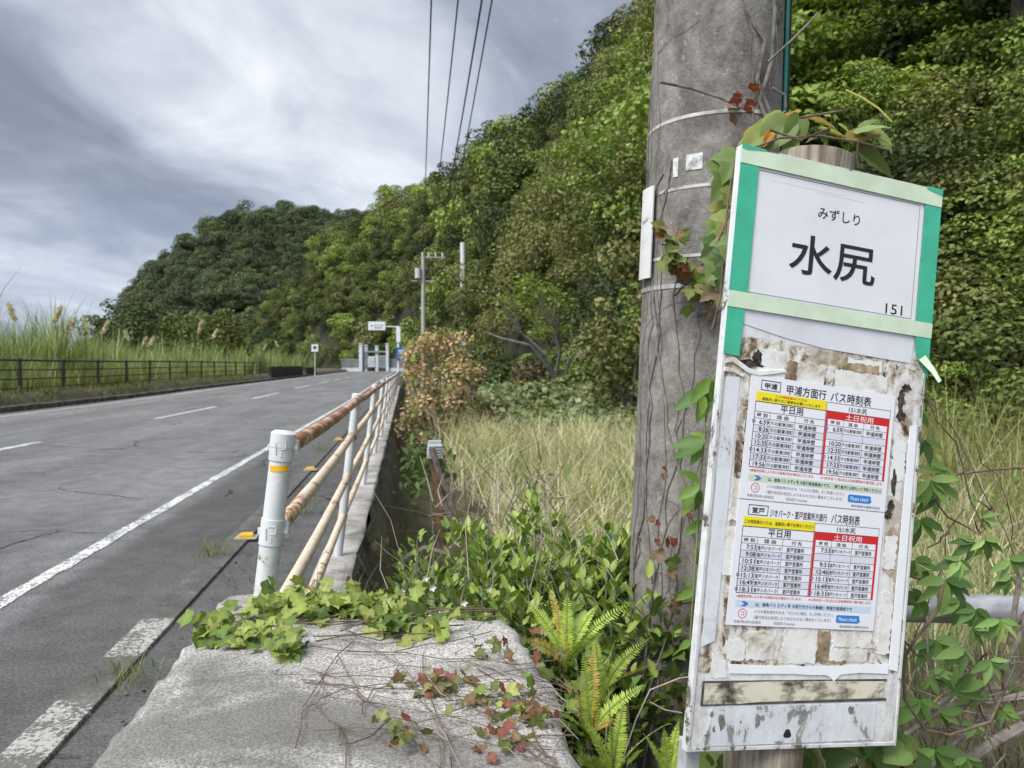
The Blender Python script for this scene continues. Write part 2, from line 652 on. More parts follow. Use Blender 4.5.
def f_paint(k, b):
    c = k.coord()
    n = k.noise(c, 60, 4, .7)
    n2 = k.noise(c, 5, 3, .6)
    worn = k.step(k.math('ADD', k.math('MULTIPLY', n, .65), k.math('MULTIPLY', n2, .35)), .46, .55)
    col = k.mix(worn, k.ramp(n2, [(.3, (.62, .62, .60)), (.7, (.80, .80, .78))]), (.14, .14, .14))
    k.set(b.inputs['Base Color'], col)
    b.inputs['Roughness'].default_value = .7
    k.set(b.inputs['Normal'], k.bump(n, .4, .004))


M_paint = mat('road_paint', f_paint)


def strip(x0, x1, y0, y1, dz, step=1.5, jag=0., rng=None):
    n = max(2, int((y1 - y0) / step) + 1)
    Y = np.linspace(y0, y1, n)
    j0 = rng.normal(0, jag, n) if jag else 0
    j1 = rng.normal(0, jag, n) if jag else 0
    A = np.stack([np.full(n, x0) + j0, Y, road_z(Y) + dz], 1)
    B = np.stack([np.full(n, x1) + j1, Y, road_z(Y) + dz], 1)
    V = np.concatenate([A, B])
    i = np.arange(n - 1)
    return V, np.stack([i, n + i, n + i + 1, i + 1], 1), np.ones((2 * n, 3))


rng = np.random.default_rng(7)
V, F, _ = strip(-10.78, -.38, -8, 152, 0, 1.0)
tag(np_mesh('road', V, F, M_asphalt), kind='structure')
LN = [strip(-2.09, -1.995, -6, 150, .004, .12, .005, rng), strip(-10.12, -9.98, -6, 150, .004, .5, .006, rng)]
for i in range(13):
    y0 = 7.4 + 11.9 * i
    LN.append(strip(-5.98, -5.84, y0, y0 + 6.1, .004, .25, .005, rng))
V, F, _ = cat(LN)
tag(np_mesh('road_markings', V, F, M_paint), kind='structure')
# the road swings right past the floodgate, behind the bushes
a = np.linspace(0, 1.1, 14)
IN, OUT = 40 - .38, 40 + 10.78
cx, cy = 40.0, 152.0
A = np.stack([cx - IN * np.cos(a) - .0, cy + IN * np.sin(a), np.full(14, float(road_z(152)))], 1)
B = np.stack([cx - OUT * np.cos(a), cy + OUT * np.sin(a), np.full(14, float(road_z(152)))], 1)
A[:, 0] -= .76
i = np.arange(13)
tag(np_mesh('road', np.concatenate([B, A]), np.stack([i, 14 + i, 15 + i, i + 1], 1), M_asphalt), kind='structure')


def f_concrete(tone, dark, scale=1., cracks=True):
    def f(k, b):
        c = k.coord()
        n = k.noise(c, 3.2 * scale, 6, .62)
        fine = k.noise(c, 210 * scale, 3, .8)
        agg = k.voro(c, 230 * scale)
        col = k.ramp(n, [(.28, dark), (.5, tone), (.72, tuple(min(1, t * 1.25) for t in tone))])
        fm = k.step(fine, .38, .62, .45, 1.4)
        col = k.mix(1., col, k.comb(fm, fm, fm), 'MULTIPLY')
        col = k.mix(k.step(agg, .26, .16, 0, .6), col, k.ramp(k.noise(c, 75 * scale, 1), [(.40, (.09, .085, .075)), (.56, (.58, .57, .53))]))
        st = k.noise(c, 1.5 * scale, 5, .7, .6)
        col = k.mix(k.step(st, .47, .62, 0, .72), col, tuple(d * .55 for d in dark))
        h = k.math('ADD', fine, k.math('MULTIPLY', n, 1.2))
        if cracks:
            wob = k.mix(.30, c, k.noise(c, 4, 4, .6, out='Color'), 'ADD')
            cr = k.voro(wob, 2.6, 'DISTANCE_TO_EDGE')
            cm = k.math('MULTIPLY', k.step(cr, .007, .002), k.step(k.noise(c, 1.9, 2), .54, .60))
            col = k.mix(k.math('MULTIPLY', cm, .7), col, (.06, .055, .05))
            h = k.math('SUBTRACT', h, k.math('MULTIPLY', cm, 2.))
        k.set(b.inputs['Base Color'], col)
        b.inputs['Roughness'].default_value = .93
        b.inputs['Specular IOR Level'].default_value = .25
        k.set(b.inputs['Normal'], k.bump(h, .55, .004))
    return f


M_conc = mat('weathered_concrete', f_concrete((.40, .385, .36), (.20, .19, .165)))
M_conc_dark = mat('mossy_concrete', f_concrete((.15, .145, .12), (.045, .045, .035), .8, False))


def f_kerb(k, b):
    c = k.coord()
    n = k.noise(c, 55, 4, .7)
    n2 = k.noise(c, 6, 4, .65)
    p = k.xyz(c)
    # every second stretch was once painted white
    saw = k.math('FRACT', k.math('DIVIDE', k.math('SUBTRACT', p[1], 2.40), .90))
    on = k.math('MULTIPLY', k.step(saw, .005, .012), k.step(saw, .56, .545))
    wear = k.step(k.math('ADD', k.math('MULTIPLY', n, .6), k.math('MULTIPLY', n2, .4)), .535, .46)
    on = k.math('MULTIPLY', on, k.step(p[1], 4.1, 4.0))
    bare = k.ramp(k.math('ADD', k.math('MULTIPLY', n, .5), k.math('MULTIPLY', n2, .5)), [(.35, (.045, .042, .038)), (.55, (.10, .095, .086)), (.7, (.22, .21, .19))])
    k.set(b.inputs['Base Color'], k.mix(k.math('MULTIPLY', on, wear), bare, (.38, .37, .34)))
    b.inputs['Roughness'].default_value = .9
    k.set(b.inputs['Normal'], k.bump(n, .8, .006))


M_kerb = mat('painted_kerb', f_kerb)
mb = MB()
y = -2.0
while y < 60:
    L = .60 if y < 12 else 3.0
    z = float(road_z(y))
    mb.bbox((-1.225, y + .003, z - .1), (-1.075, y + L - .005, z + .018))
    y += L
kb = mb.build('kerb', M_kerb, bevel=.006)
tag(kb, kind='structure')
mb = MB()
y = 6.0
while y < 150:
    L = 2.0
    z = float(road_z(y))
    mb.bbox((-10.95, y + .01, z - .1), (-10.76, y + L - .01, z + .16))
    y += L
tag(mb.build('kerb', M_conc_dark, bevel=.015), kind='structure')

# yellow studs along the near kerb
M_yel = plain('yellow_reflector', (.75, .42, .02), .35, var=.05)
M_steel = plain('stud_metal', (.42, .38, .26), .5, .3)
first = None
for n_, (px, py) in enumerate([(243.5, 538), (305, 470), (333, 440), (347, 424)]):
    P = atz(px, py, .018)
    P.x = -1.09
    if first is None:
        s = empty('kerb_stud', P, 0, 'yellow reflector stud nearest the end post of the railing, on the kerb', 'reflector stud', 'yellow studs on the kerb')
        m = MB()
        m.bbox((-.075, -.055, -.004), (.075, .055, .012))
        m.build('stud_base', M_steel, s, bevel=.006)
        m = MB()
        m.prism([(-.05, -.035), (.05, -.035), (.038, .035), (-.038, .035)], .012, .034)
        m.build('reflector', M_yel, s, bevel=.006)
        first = s
    else:
        s = copy_tree(first)
        s.location = P
        s['label'] = ['', 'yellow reflector stud on the kerb, second one along beyond the end post', 'yellow reflector stud on the kerb, third one along beyond the end post', 'small yellow reflector stud farthest along the kerb'][n_]

# ------------------------------------------------------------------ retaining wall under the railing
RW = empty('retaining_wall', (-.3, 6, 0), 0, 'low dark mossy concrete wall under the rusty railing beside the ditch', 'wall')
mb = MB()
Ys = list(np.arange(1.9, 46, .5))
rg = random.Random(3)
vs, fs = [], []
for y in Ys:
    z = float(road_z(y))
    j = rg.uniform(-.012, .012)
    for x, zz_ in ((-.505, z - .2), (-.50 + j, z + .055 + j * .4), (-.49, z + .063), (-.30 + j, z + .063 + j * .5), (-.285 + j, z + .05)):
        vs.append(Vector((x, y, zz_)) - Vector(RW.location))
n = 5
for i in range(len(Ys) - 1):
    for kx in range(n - 1):
        a_ = i * n + kx
        fs.append((a_, a_ + 1, a_ + n + 1, a_ + n))
mb.add(vs, fs)
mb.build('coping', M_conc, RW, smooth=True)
mb = MB()
vs, fs = [], []
for y in Ys:
    z = float(road_z(y))
    for kx, (x, zz_) in enumerate(((-.287, z + .05), (-.22, z - .25), (-.13, z - .6), (-.03, z - 1.0), (.0, z - 1.4))):
        vs.append(Vector((x + rg.uniform(-.03, .03), y, zz_)) - Vector(RW.location))
for i in range(len(Ys) - 1):
    for kx in range(n - 1):
        a_ = i * n + kx
        fs.append((a_, a_ + 1, a_ + n + 1, a_ + n))
mb.add(vs, fs)
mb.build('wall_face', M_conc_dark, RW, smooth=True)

# ------------------------------------------------------------------ broken concrete block in the foreground
def block_mesh():
    nx_, ny_ = 90, 150
    X = np.linspace(0, 1, nx_)
    Y = np.linspace(0, 1, ny_)
    gx_, gy_ = np.meshgrid(X, Y)
    y1 = 1.93 - .24 * sstep(.25, .85, gx_) + .015 * wave(gx_ * 9, gy_, 1.2, 3)
    xl = -.435 + .004 * wave(gy_ * 14, gy_, 1, 1)
    xr = .245 + .014 * wave(gy_ * 15, gy_, 1, 6) - .03 * sstep(.88, 1, gy_)
    x = xl + (xr - xl) * gx_
    y_ = .42 + (y1 - .42) * gy_
    z = .645 + .004 * wave(x, y_, 9, 2) + .0022 * wave(x, y_, 31, 5)
    ed = np.minimum(np.minimum(gx_, 1 - gx_) * .68, (1 - gy_) * 1.4)
    z = z - .016 * np.exp(-(ed / .010) ** 1.3) * (1 + .8 * wave(x, y_, 40, 7))
    V = np.stack([x, y_, z], -1).reshape(-1, 3)
    i, j = np.meshgrid(np.arange(nx_ - 1), np.arange(ny_ - 1))
    a_ = (j * nx_ + i).ravel()
    F = np.stack([a_, a_ + 1, a_ + nx_ + 1, a_ + nx_], 1)
    # skirts down to the soil
    rim = list(range(nx_)) + [r * nx_ + nx_ - 1 for r in range(1, ny_)] + [(ny_ - 1) * nx_ + i for i in range(nx_ - 2, -1, -1)] + [r * nx_ for r in range(ny_ - 2, 0, -1)]
    low = V[rim].copy()
    low[:, 2] = -.15
    c = V[:, :2].mean(0)
    low[:, :2] += (low[:, :2] - c) * .03
    b0 = len(V)
    V = np.concatenate([V, low])
    m = len(rim)
    S = np.array([(rim[(k + 1) % m], rim[k], b0 + k, b0 + (k + 1) % m) for k in range(m)])
    return V, np.concatenate([F, S])


V, F = block_mesh()
blk = np_mesh('concrete_block', V, F, M_conc)
blk.data.polygons.foreach_set('use_smooth', [True] * len(blk.data.polygons))
blk.data.set_sharp_from_angle(angle=R(55))
tag(blk, 'large cracked pale concrete block in the foreground with creepers growing over it', 'concrete block')
# ------------------------------------------------------------------ railing
def f_railpaint(base, rust, amount):
    def f(k, b):
        c = k.coord()
        n = k.noise(c, 11, 7, .75, .5)
        n2 = k.noise(k.mapping(c, (1, .25, 1)), 30, 5, .7)
        n3 = k.noise(c, 2.2, 3, .5)
        m = k.math('ADD', k.math('ADD', k.math('MULTIPLY', n, .45), k.math('MULTIPLY', n2, .3)), k.math('MULTIPLY', n3, .25))
        rc = k.ramp(k.noise(c, 22, 5, .7), [(.3, tuple(t * .55 for t in rust)), (.55, rust), (.75, tuple(min(1, t * 1.5) for t in rust))])
        bc_ = k.mix(k.step(n3, .4, .65, 0, .4), base, tuple(t * .72 for t in base))
        halo = k.mix(k.step(m, amount + .09, amount + .01, 0, .45), bc_, tuple(.5 * p_ + .5 * q_ for p_, q_ in zip(base, rust)))
        col = k.mix(k.step(m, amount + .012, amount - .012), halo, rc) if amount < .5 else k.mix(k.step(m, amount - .09, amount - .06), rc, bc_)
        k.set(b.inputs['Base Color'], col)
        b.inputs['Roughness'].default_value = .6
        k.set(b.inputs['Normal'], k.bump(m, .5, .004))
    return f


M_post = mat('chalky_white_paint', f_railpaint((.58, .60, .60), (.30, .22, .15), .405))
M_rail_cream = mat('stained_cream_paint', f_railpaint((.72, .61, .47), (.36, .19, .09), .455))
M_rail_rust = mat('rusty_rail', f_railpaint((.60, .42, .30), (.31, .125, .06), .60))
GR = empty('guard_railing', (-.40, 1.9, .063), 0, 'rusty cream four-rail railing on leaning white posts along the road edge', 'railing')
ox = Vector(GR.location)
NP, SP = 15, 2.85
BX, TX, HT = -.405, -.288, .975


def post_xyz(i, t):
    y = 1.9 + SP * i
    return Vector((BX + (TX - BX) * t, y, .063 + float(road_z(y)) + HT * t)) - ox


for i in range(NP):
    r = .0258 if i == 0 else .026
    t0 = .3 if i == 0 else -.05
    m = MB()
    m.tube([post_xyz(i, t0), post_xyz(i, .985)], r, 20)
    p = m.build('post', M_post, GR, smooth=True)
    m = MB()
    m.tube([post_xyz(i, .965), post_xyz(i, .998), post_xyz(i, 1.004)], [r + .004, r + .004, r - .004], 20)
    m.build('post_cap', M_post, p, smooth=True)
    for t in ((.963, .757) if i == 0 else (.735, .485, .24)):
        m = MB()
        a0, a1 = (t - .031, t + .031) if i == 0 else (t - .012, t + .012)
        m.tube([post_xyz(i, a0), post_xyz(i, a1)], r + .0028, 20)
        if i == 0:          # clamp ears, bolt and the stamped mark of the end bracket
            c0 = post_xyz(i, t)
            m.box(c0 + Vector((r + .005, .014, 0)), (.014, .03, .03))
            m.box(c0 + Vector((-r - .004, .012, 0)), (.010, .014, .014))
            m.tube([c0 + Vector((r + .006, -.008, .0)), c0 + Vector((r + .006, .0, .0))], .006, 8)
            for dx, dz, w_, h_ in ((-.010, 0, .003, .034), (.004, .016, .024, .003), (.004, -.002, .018, .003), (.013, .007, .003, .018), (.002, -.014, .003, .014)):
                m.box(c0 + Vector((dx, -r - .0028, dz)), (w_ * .8, .0016, h_ * .8))
        m.build('clamp', M_post if i == 0 else M_rail_rust, p, smooth=True)
    if i == 0:
        m = MB()
        c0 = post_xyz(i, .914)
        for k_ in range(9):
            an = -math.pi / 2 + (k_ - 4) * .2
            an2 = an + .2
            rr = r + .0012
            m.add([c0 + Vector((math.cos(an) * rr, math.sin(an) * rr, -.007)), c0 + Vector((math.cos(an2) * rr, math.sin(an2) * rr, -.007)), c0 + Vector((math.cos(an2) * rr, math.sin(an2) * rr, .007)), c0 + Vector((math.cos(an) * rr, math.sin(an) * rr, .007))], [(0, 1, 2, 3)])
        m.build('reflector_tape', M_yel, p)
        p['label'] = 'thicker white end post with clamp brackets and yellow tape'
for t, r, mm in ((.955, .0215, M_rail_rust), (.745, .0205, M_rail_cream), (.485, .0205, M_rail_cream), (.24, .0205, M_rail_cream)):
    pts, rad = [], []
    for i in range(NP):
        for s in range(6 if i < NP - 1 else 1):
            f = s / 6
            q = post_xyz(i, t)
            if i < NP - 1:
                q = q.lerp(post_xyz(i + 1, t), f) - Vector((0, 0, .012 * math.sin(math.pi * f)))
            pts.append(q)
            rad.append(r)
    if t < .6:
        pts[0] = pts[0].lerp(pts[1], .03)
    m = MB()
    m.tube(pts, rad, 16)
    o = m.build('rail', mm, GR, smooth=True)
    if t > .9:
        o['label'] = 'top rail, rusted deep orange'
        for i in range(1, NP):      # sleeve rings on the top rail
            q = post_xyz(i, t)
            m = MB()
            m.tube([q - Vector((0, .05, 0)), q + Vector((0, .05, 0))], r + .003, 16)
            m.build('sleeve', mm, o, smooth=True)


# ------------------------------------------------------------------ concrete utility pole beside the bus stop
def f_pole(k, b):
    c = k.coord()
    n = k.noise(k.mapping(c, (1, 1, .7)), 7, 6, .7, .5)
    mid = k.noise(c, 24, 5, .7)
    fine = k.noise(c, 110, 4, .75)
    m = k.math('ADD', k.math('ADD', k.math('MULTIPLY', n, .5), k.math('MULTIPLY', mid, .3)), k.math('MULTIPLY', fine, .2))
    col = k.ramp(m, [(.37, (.070, .063, .054)), (.46, (.15, .139, .124)), (.54, (.225, .211, .192)), (.64, (.33, .315, .29))])
    st = k.noise(k.mapping(c, (1, 1, .3)), 3.2, 5, .7, 1.)
    col = k.mix(k.step(st, .52, .64, 0, .6), col, (.075, .068, .058))
    lich = k.noise(c, 42, 4, .7, .5)
    col = k.mix(k.step(lich, .60, .70, 0, .5), col, (.42, .42, .38))
    pit = k.voro(c, 60)
    col = k.mix(k.step(pit, .10, .05, 0, .7), col, (.05, .047, .042))
    k.set(b.inputs['Base Color'], col)
    b.inputs['Roughness'].default_value = .92
    k.set(b.inputs['Normal'], k.bump(k.math('ADD', fine, m), .6, .005))


M_pole = mat('old_pole_concrete', f_pole)
PD = 2.15
P_top = at(717, 50, PD)
P_bot = at(717 - 24 - 3, 750, PD)
PB = Vector((P_bot.x, P_bot.y, 0.0))
AX = (P_top - P_bot).normalized()


def pole_c(z):
    return P_bot + AX * ((z - P_bot.z) / AX.z)


def pole_r(z):
    return .183 - .0068 * (z - 1)


UPO = empty('utility_pole', pole_c(-.2), 0, 'thick stained concrete utility pole behind the bus stop sign, creepers on its shaft', 'utility pole')
uo = Vector(UPO.location)
m = MB()
zs = [-.2 + .25 * i for i in range(44)]
m.tube([pole_c(z) - uo for z in zs], [pole_r(z) for z in zs], 48)
m.build('shaft', M_pole, UPO, smooth=True)
M_white = plain('white_enamel', (.70, .70, .68), .5, var=.10, scale=18)
M_band = plain('steel_band', (.52, .52, .50), .45, .5, var=.15)
M_black = plain('black_plastic', (.02, .02, .022), .5)


def pole_ring(z, h, rr, tilt=0., a0=0., a1=2 * math.pi, seg=48, mm=None, name='band'):
    c = pole_c(z) - uo
    r = pole_r(z) + rr
    vs, fs = [], []
    for i in range(seg + 1):
        a_ = a0 + (a1 - a0) * i / seg
        for rr2, zz_ in ((r, -h / 2), (r, h / 2), (r - rr - .004, h / 2), (r - rr - .004, -h / 2)):
            vs.append(c + Vector((math.cos(a_) * rr2, math.sin(a_) * rr2, zz_ + tilt * math.cos(a_) * rr2)))
    for i in range(seg):
        for k_ in range(4):
            fs.append((i * 4 + k_, i * 4 + (k_ + 1) % 4, (i + 1) * 4 + (k_ + 1) % 4, (i + 1) * 4 + k_))
    q = MB()
    q.add(vs, fs)
    return q.build(name, mm, UPO, smooth=False)


zof = lambda py: float(at(690, py, PD - .18).z)
M_strap = plain('dirty_strap', (.50, .49, .46), .55, var=.35, scale=22)
pole_ring(zof(110), .009, .002, .03, mm=M_strap)
pole_ring(zof(183), .008, .002, .02, mm=M_strap)
pole_ring(zof(254), .008, .002, .0, mm=M_strap)
pole_ring(zof(284), .011, .003, .0, mm=M_band)
m = MB()     # buckle of the top band
c = pole_c(zof(106)) - uo
a_ = R(-97)
rr = pole_r(zof(106)) + .006
m.box(c + Vector((math.cos(a_) * rr, math.sin(a_) * rr, 0)), (.03, .012, .016), Matrix.Rotation(a_ + math.pi / 2, 3, 'Z'))
m.build('buckle', plain('rusty_buckle', (.42, .30, .20), .6, .3, var=.3), UPO)
# white plate strapped edge-on to the road side of the shaft, and a small label
za, zb = zof(273), zof(176)
m = MB()
vs, fs = [], []
for i in range(9):
    a_ = R(176 + i * 2.6)
    for z in (za, zb):
        c = pole_c(z) - uo
        r = pole_r(z) + .016
        vs.append(c + Vector((math.cos(a_) * r, math.sin(a_) * r, 0)))
for i in range(8):
    fs.append((2 * i, 2 * i + 2, 2 * i + 3, 2 * i + 1))
m.add(vs, fs)
pl = m.build('number_plate', mat('stained_plate', f_railpaint((.66, .66, .64), (.34, .32, .28), .44)), UPO)
sm = pl.modifiers.new('thickness', 'SOLIDIFY')
sm.thickness = .004
m = MB()
for a0, w_, z, h_ in ((226, 14, zof(159), .042), (214, 5, zof(162), .05)):
    vs, fs = [], []
    for i in range(7):
        a_ = R(a0 + w_ * i / 6)
        for zz_ in (z - h_ / 2, z + h_ / 2):
            c = pole_c(zz_) - uo
            r = pole_r(zz_) + .002
            vs.append(c + Vector((math.cos(a_) * r, math.sin(a_) * r, 0)))
    for i in range(6):
        fs.append((2 * i, 2 * i + 2, 2 * i + 3, 2 * i + 1))
    m.add(vs, fs)
m.build('paper_label', plain('faded_label', (.55, .55, .54), .7, var=.35, scale=60), UPO)
m = MB()
a_ = R(231)
c = pole_c(zof(275)) - uo
r = pole_r(1.5)
dv = Vector((math.cos(a_), math.sin(a_), 0))
m.tube([c + dv * (r - .01), c + dv * (r + .02)], .024, 16)
m.build('knob', M_black, UPO, smooth=True)
# conduit and green bonding wire down the right side
m = MB()
a_ = R(-14)
m.tube([pole_c(z) - uo + Vector((math.cos(a_) * (pole_r(z) + .012), math.sin(a_) * (pole_r(z) + .012), 0)) for z in (zof(128), zof(60), 3, 6, 8)], .012, 10)
m.build('conduit', M_black, UPO, smooth=True)
m = MB()
a_ = R(-22)
m.tube([pole_c(z) - uo + Vector((math.cos(a_) * (pole_r(z) + .008), math.sin(a_) * (pole_r(z) + .008), 0)) for z in (zof(95), zof(40), 3, 6, 9)], .006, 8)
m.build('bonding_wire', plain('green_cable', (.015, .20, .15), .4), UPO, smooth=True)
# crossarm high above the picture carries the lines
ct = pole_c(9.4)
FARP = at(424, 300, 62)
line_dir = Vector((FARP.x - ct.x, FARP.y - ct.y, 0)).normalized()
side = Vector((line_dir.y, -line_dir.x, 0))
m = MB()
m.tube([ct - side * 1.0 - uo, ct + side * .6 - uo], .045, 8)
ca = m.build('crossarm', M_band, UPO)
near_pts = [ct + side * t + Vector((0, 0, .22)) for t in (-.85, -.25, .25, .36)]
for q_ in near_pts:
    m = MB()
    m.tube([q_ - Vector((0, 0, .2)) - uo, q_ - uo], [.03, .05], 8)
    m.build('insulator', M_white, ca)

# ------------------------------------------------------------------ bus stop sign
n_cam_u = Vector((-.95316, .09484, .28721)) * -1
v_cam = Vector((-.11483, -.99239, .04441)) * -1
Wm = Matrix(((RT.x, UP.x, -FW.x), (RT.y, UP.y, -FW.y), (RT.z, UP.z, -FW.z)))
bu, bv = (Wm @ n_cam_u).normalized(), (Wm @ v_cam).normalized()
s_ = (bu + bv).normalized()
# symmetric orthonormal pair
dff = (bu - bv)
dff = (dff - s_ * dff.dot(s_)).normalized()
bu, bv = (s_ + dff).normalized(), (s_ - dff).normalized()
bn = bu.cross(bv)
BW, BH = .421, 1.011
TL = at(742, 145, 1.3)
ORG = TL - bv * BH                     # lower left corner
BUS = empty('bus_stop_sign')
# base of the sign: foot of its wooden post
BUS.matrix_world = Matrix(((bu.x, bv.x, bn.x, ORG.x), (bu.y, bv.y, bn.y, ORG.y), (bu.z, bv.z, bn.z, ORG.z), (0, 0, 0, 1)))
tag(BUS, 'tilted weathered white bus stop board with two timetables, on an old wooden post', 'bus stop sign')


def L(x, y, z=0.):                     # millimetres from the top left corner, right and down
    return (x / 1000, BH - y / 1000, z)


def f_board(k, b):
    c = k.coord()
    p = k.xyz(c)
    big = k.noise(c, 9, 6, .68, .4)
    fine = k.noise(c, 48, 5, .7, .3)
    streak = k.noise(k.mapping(c, (1, .14, 1)), 55, 4, .6)
    blot = k.voro(k.mix(.06, c, k.noise(c, 20, 3, out='Color'), 'ADD'), 13, out='Color')
    paint = k.ramp(fine, [(.3, (.58, .58, .56)), (.55, (.74, .75, .75)), (.75, (.80, .81, .82))])
    # old glue and rotted paper layers in the middle
    mot = k.math('ADD', k.math('MULTIPLY', streak, .30), k.math('MULTIPLY', k.noise(c, 26, 6, .75, .6), .70))
    old = k.ramp(mot, [(.37, (.04, .030, .022)), (.435, (.17, .115, .07)), (.475, (.42, .36, .27)), (.515, (.65, .63, .58)), (.60, (.78, .78, .77))])
    patch = k.ramp(k.xyz(blot)[0], [(.32, (.42, .35, .26)), (.48, (.66, .64, .60)), (.7, (.80, .80, .79))])
    old = k.mix(k.step(k.xyz(blot)[1], .50, .56, 0, .6), old, patch)
    # where the board is worst: a band under the name plate, a band under the timetables, the right margin
    y = k.math('SUBTRACT', BH, p[1])
    z1 = k.math('MULTIPLY', k.step(y, .30, .34), k.step(y, .44, .37))
    z2 = k.math('MULTIPLY', k.step(y, .76, .82), k.step(y, .895, .87))
    z3 = k.math('MULTIPLY', k.math('MULTIPLY', k.step(p[0], .352, .366), k.step(p[0], .408, .396)), k.math('MULTIPLY', k.step(y, .33, .37), k.step(y, .9, .6)))
    z4 = k.math('MULTIPLY', k.math('MULTIPLY', k.step(p[0], .032, .045), k.step(p[0], .075, .06)), k.math('MULTIPLY', k.step(y, .34, .40), k.step(y, .93, .85)))
    zone = k.math('MAXIMUM', k.math('MAXIMUM', z1, z2), k.math('MAXIMUM', z3, k.math('MULTIPLY', z4, .8)))
    zone = k.step(k.math('ADD', zone, k.math('MULTIPLY', k.math('SUBTRACT', big, .5), 1.6)), .42, .60)
    col = k.mix(zone, paint, old)
    # black bare spots with ragged edges
    sp = k.math('ADD', k.math('MULTIPLY', big, .5), k.math('MULTIPLY', k.noise(c, 23, 5, .75, .8), .5))
    lim = k.math('SUBTRACT', .655, k.math('MULTIPLY', zone, .075))
    sm_ = k.math('MULTIPLY', k.math('GREATER_THAN', sp, lim), .9)
    col = k.mix(sm_, col, k.ramp(fine, [(.35, (.02, .018, .015)), (.6, (.13, .115, .095)), (.75, (.22, .17, .11))]))
    # dirt washed down the paint and caught along the edges
    edge = k.math('MINIMUM', k.math('MINIMUM', p[0], k.math('SUBTRACT', BW, p[0])), k.math('MINIMUM', p[1], k.math('SUBTRACT', BH, p[1])))
    dirt = k.math('ADD', k.math('MULTIPLY', k.noise(k.mapping(c, (1, .3, 1)), 38, 5, .75, .4), .7), k.step(edge, .05, .0, 0, .16))
    col = k.mix(k.step(dirt, .36, .55, 0, .55), col, (.33, .30, .26))
    # thin grime scratches
    gr = k.noise(k.mapping(c, (1, .5, 1), (0, 0, 0), (0, 0, .5)), 120, 3, .6)
    col = k.mix(k.step(gr, .62, .74, 0, .28), col, (.30, .29, .27))
    k.set(b.inputs['Base Color'], col)
    b.inputs['Roughness'].default_value = .5
    k.set(b.inputs['Normal'], k.bump(k.math('SUBTRACT', fine, k.math('MULTIPLY', sm_, .9)), .35, .003))


M_board = mat('peeling_board', f_board)
M_frame = mat('board_frame', f_railpaint((.66, .67, .67), (.13, .11, .09), .455))
M_paper = plain('clean_paper', (.80, .80, .84), .45, var=.015, scale=8)
M_plate = plain('name_card', (.74, .745, .77), .35, var=.04, scale=7)
M_green = plain('green_tape', (.06, .46, .29), .45, var=.10, scale=22)
M_pale = plain('pale_green_tape', (.62, .74, .55), .45, var=.09, scale=14)
M_ink = plain('black_ink', (.018, .018, .02), .6, var=0)
M_grey_ink = plain('grey_ink', (.16, .17, .20), .6, var=0)
M_red = plain('red_ink', (.62, .02, .02), .55, var=0)
M_yellow = plain('yellow_ink', (.85, .72, .02), .55, var=0)
M_blue = plain('blue_ink', (.02, .22, .62), .5, var=0)
M_softblue = plain('soft_blue_ink', (.55, .66, .76), .6, var=0)
M_softgreen = plain('soft_green_ink', (.55, .66, .52), .6, var=0)
M_lilac = plain('lilac_ink', (.66, .67, .76), .6, var=0)
M_navy = plain('navy_ink', (.10, .15, .42), .6, var=0)


def f_wood(k, b):
    c = k.coord()
    grain = k.noise(k.mapping(c, (1, .05, 1)), 60, 5, .7, .3)
    n = k.noise(c, 8, 5, .65)
    col = k.ramp(k.math('ADD', k.math('MULTIPLY', grain, .7), k.math('MULTIPLY', n, .3)), [(.36, (.06, .048, .036)), (.48, (.20, .165, .12)), (.58, (.33, .29, .23)), (.68, (.44, .41, .35))])
    k.set(b.inputs['Base Color'], col)
    b.inputs['Roughness'].default_value = .9
    k.set(b.inputs['Normal'], k.bump(grain, .7, .005))


M_wood = mat('grey_old_wood', f_wood)
M_film = plain('white_plastic_strip', (.84, .86, .88), .25, var=.03)


def sheet(name, quads, m_, z0, z1, parent=BUS, bevel=0.):
    q = MB()
    for pts in quads:
        o_ = [L(x, y)[:2] for x, y in pts]
        ar = sum(o_[i][0] * o_[(i + 1) % len(o_)][1] - o_[(i + 1) % len(o_)][0] * o_[i][1] for i in range(len(o_)))
        if ar < 0:
            o_ = o_[::-1]
        q.prism(o_, z0, z1)
    return q.build(name, m_, parent, bevel=bevel)


rect = lambda x0, y0, x1, y1: [(x0, y0), (x1, y0), (x1, y1), (x0, y1)]
board = sheet('board', [rect(2, 2, 419, 1009)], M_board, -.013, 0)
fr = MB()
fr.bbox(L(-1, 1011.5, -.015), L(5, -.5, .0014))
fr.bbox(L(417, 1011.5, -.015), L(422, -.5, .0014))
fr.bbox(L(5, 4, -.0148), L(417, -.2, .0012))
fr.bbox(L(5, 1011, -.0148), L(417, 1005, .0012))
fr.build('frame', M_frame, BUS, bevel=.0006)
# name card with its tapes
card = sheet('name_card', [rect(30, 30, 388, 250)], M_plate, .0006, .0016)
sheet('underlay', [[(30, 274), (392, 274), (385, 333), (384, 326), (200, 322), (120, 314), (33, 300)]], plain('thin_paper', (.68, .70, .74), .5, var=.06, scale=9), .0006, .0012)
sheet('tape_strip', [[(-2, 30), (34, 30), (34, 252), (-2, 252)], [(-2, 270), (31, 270), (29, 356), (-2, 354)]], M_green, .0036, .0042)
sheet('tape_strip', [[(387, 30), (424, 30), (424, 252), (388, 252)], [(388, 272), (424, 272), (424, 352), (417, 338), (410, 330), (400, 318), (392, 300)]], M_green, .0036, .0042)
sheet('tape_strip', [[(-3, 4), (424, 4), (424, 33), (-3, 31)]], M_pale, .0044, .0050)
sheet('tape_strip', [[(-3, 248), (425, 249), (424, 276), (-3, 275)]], M_pale, .0044, .0050)
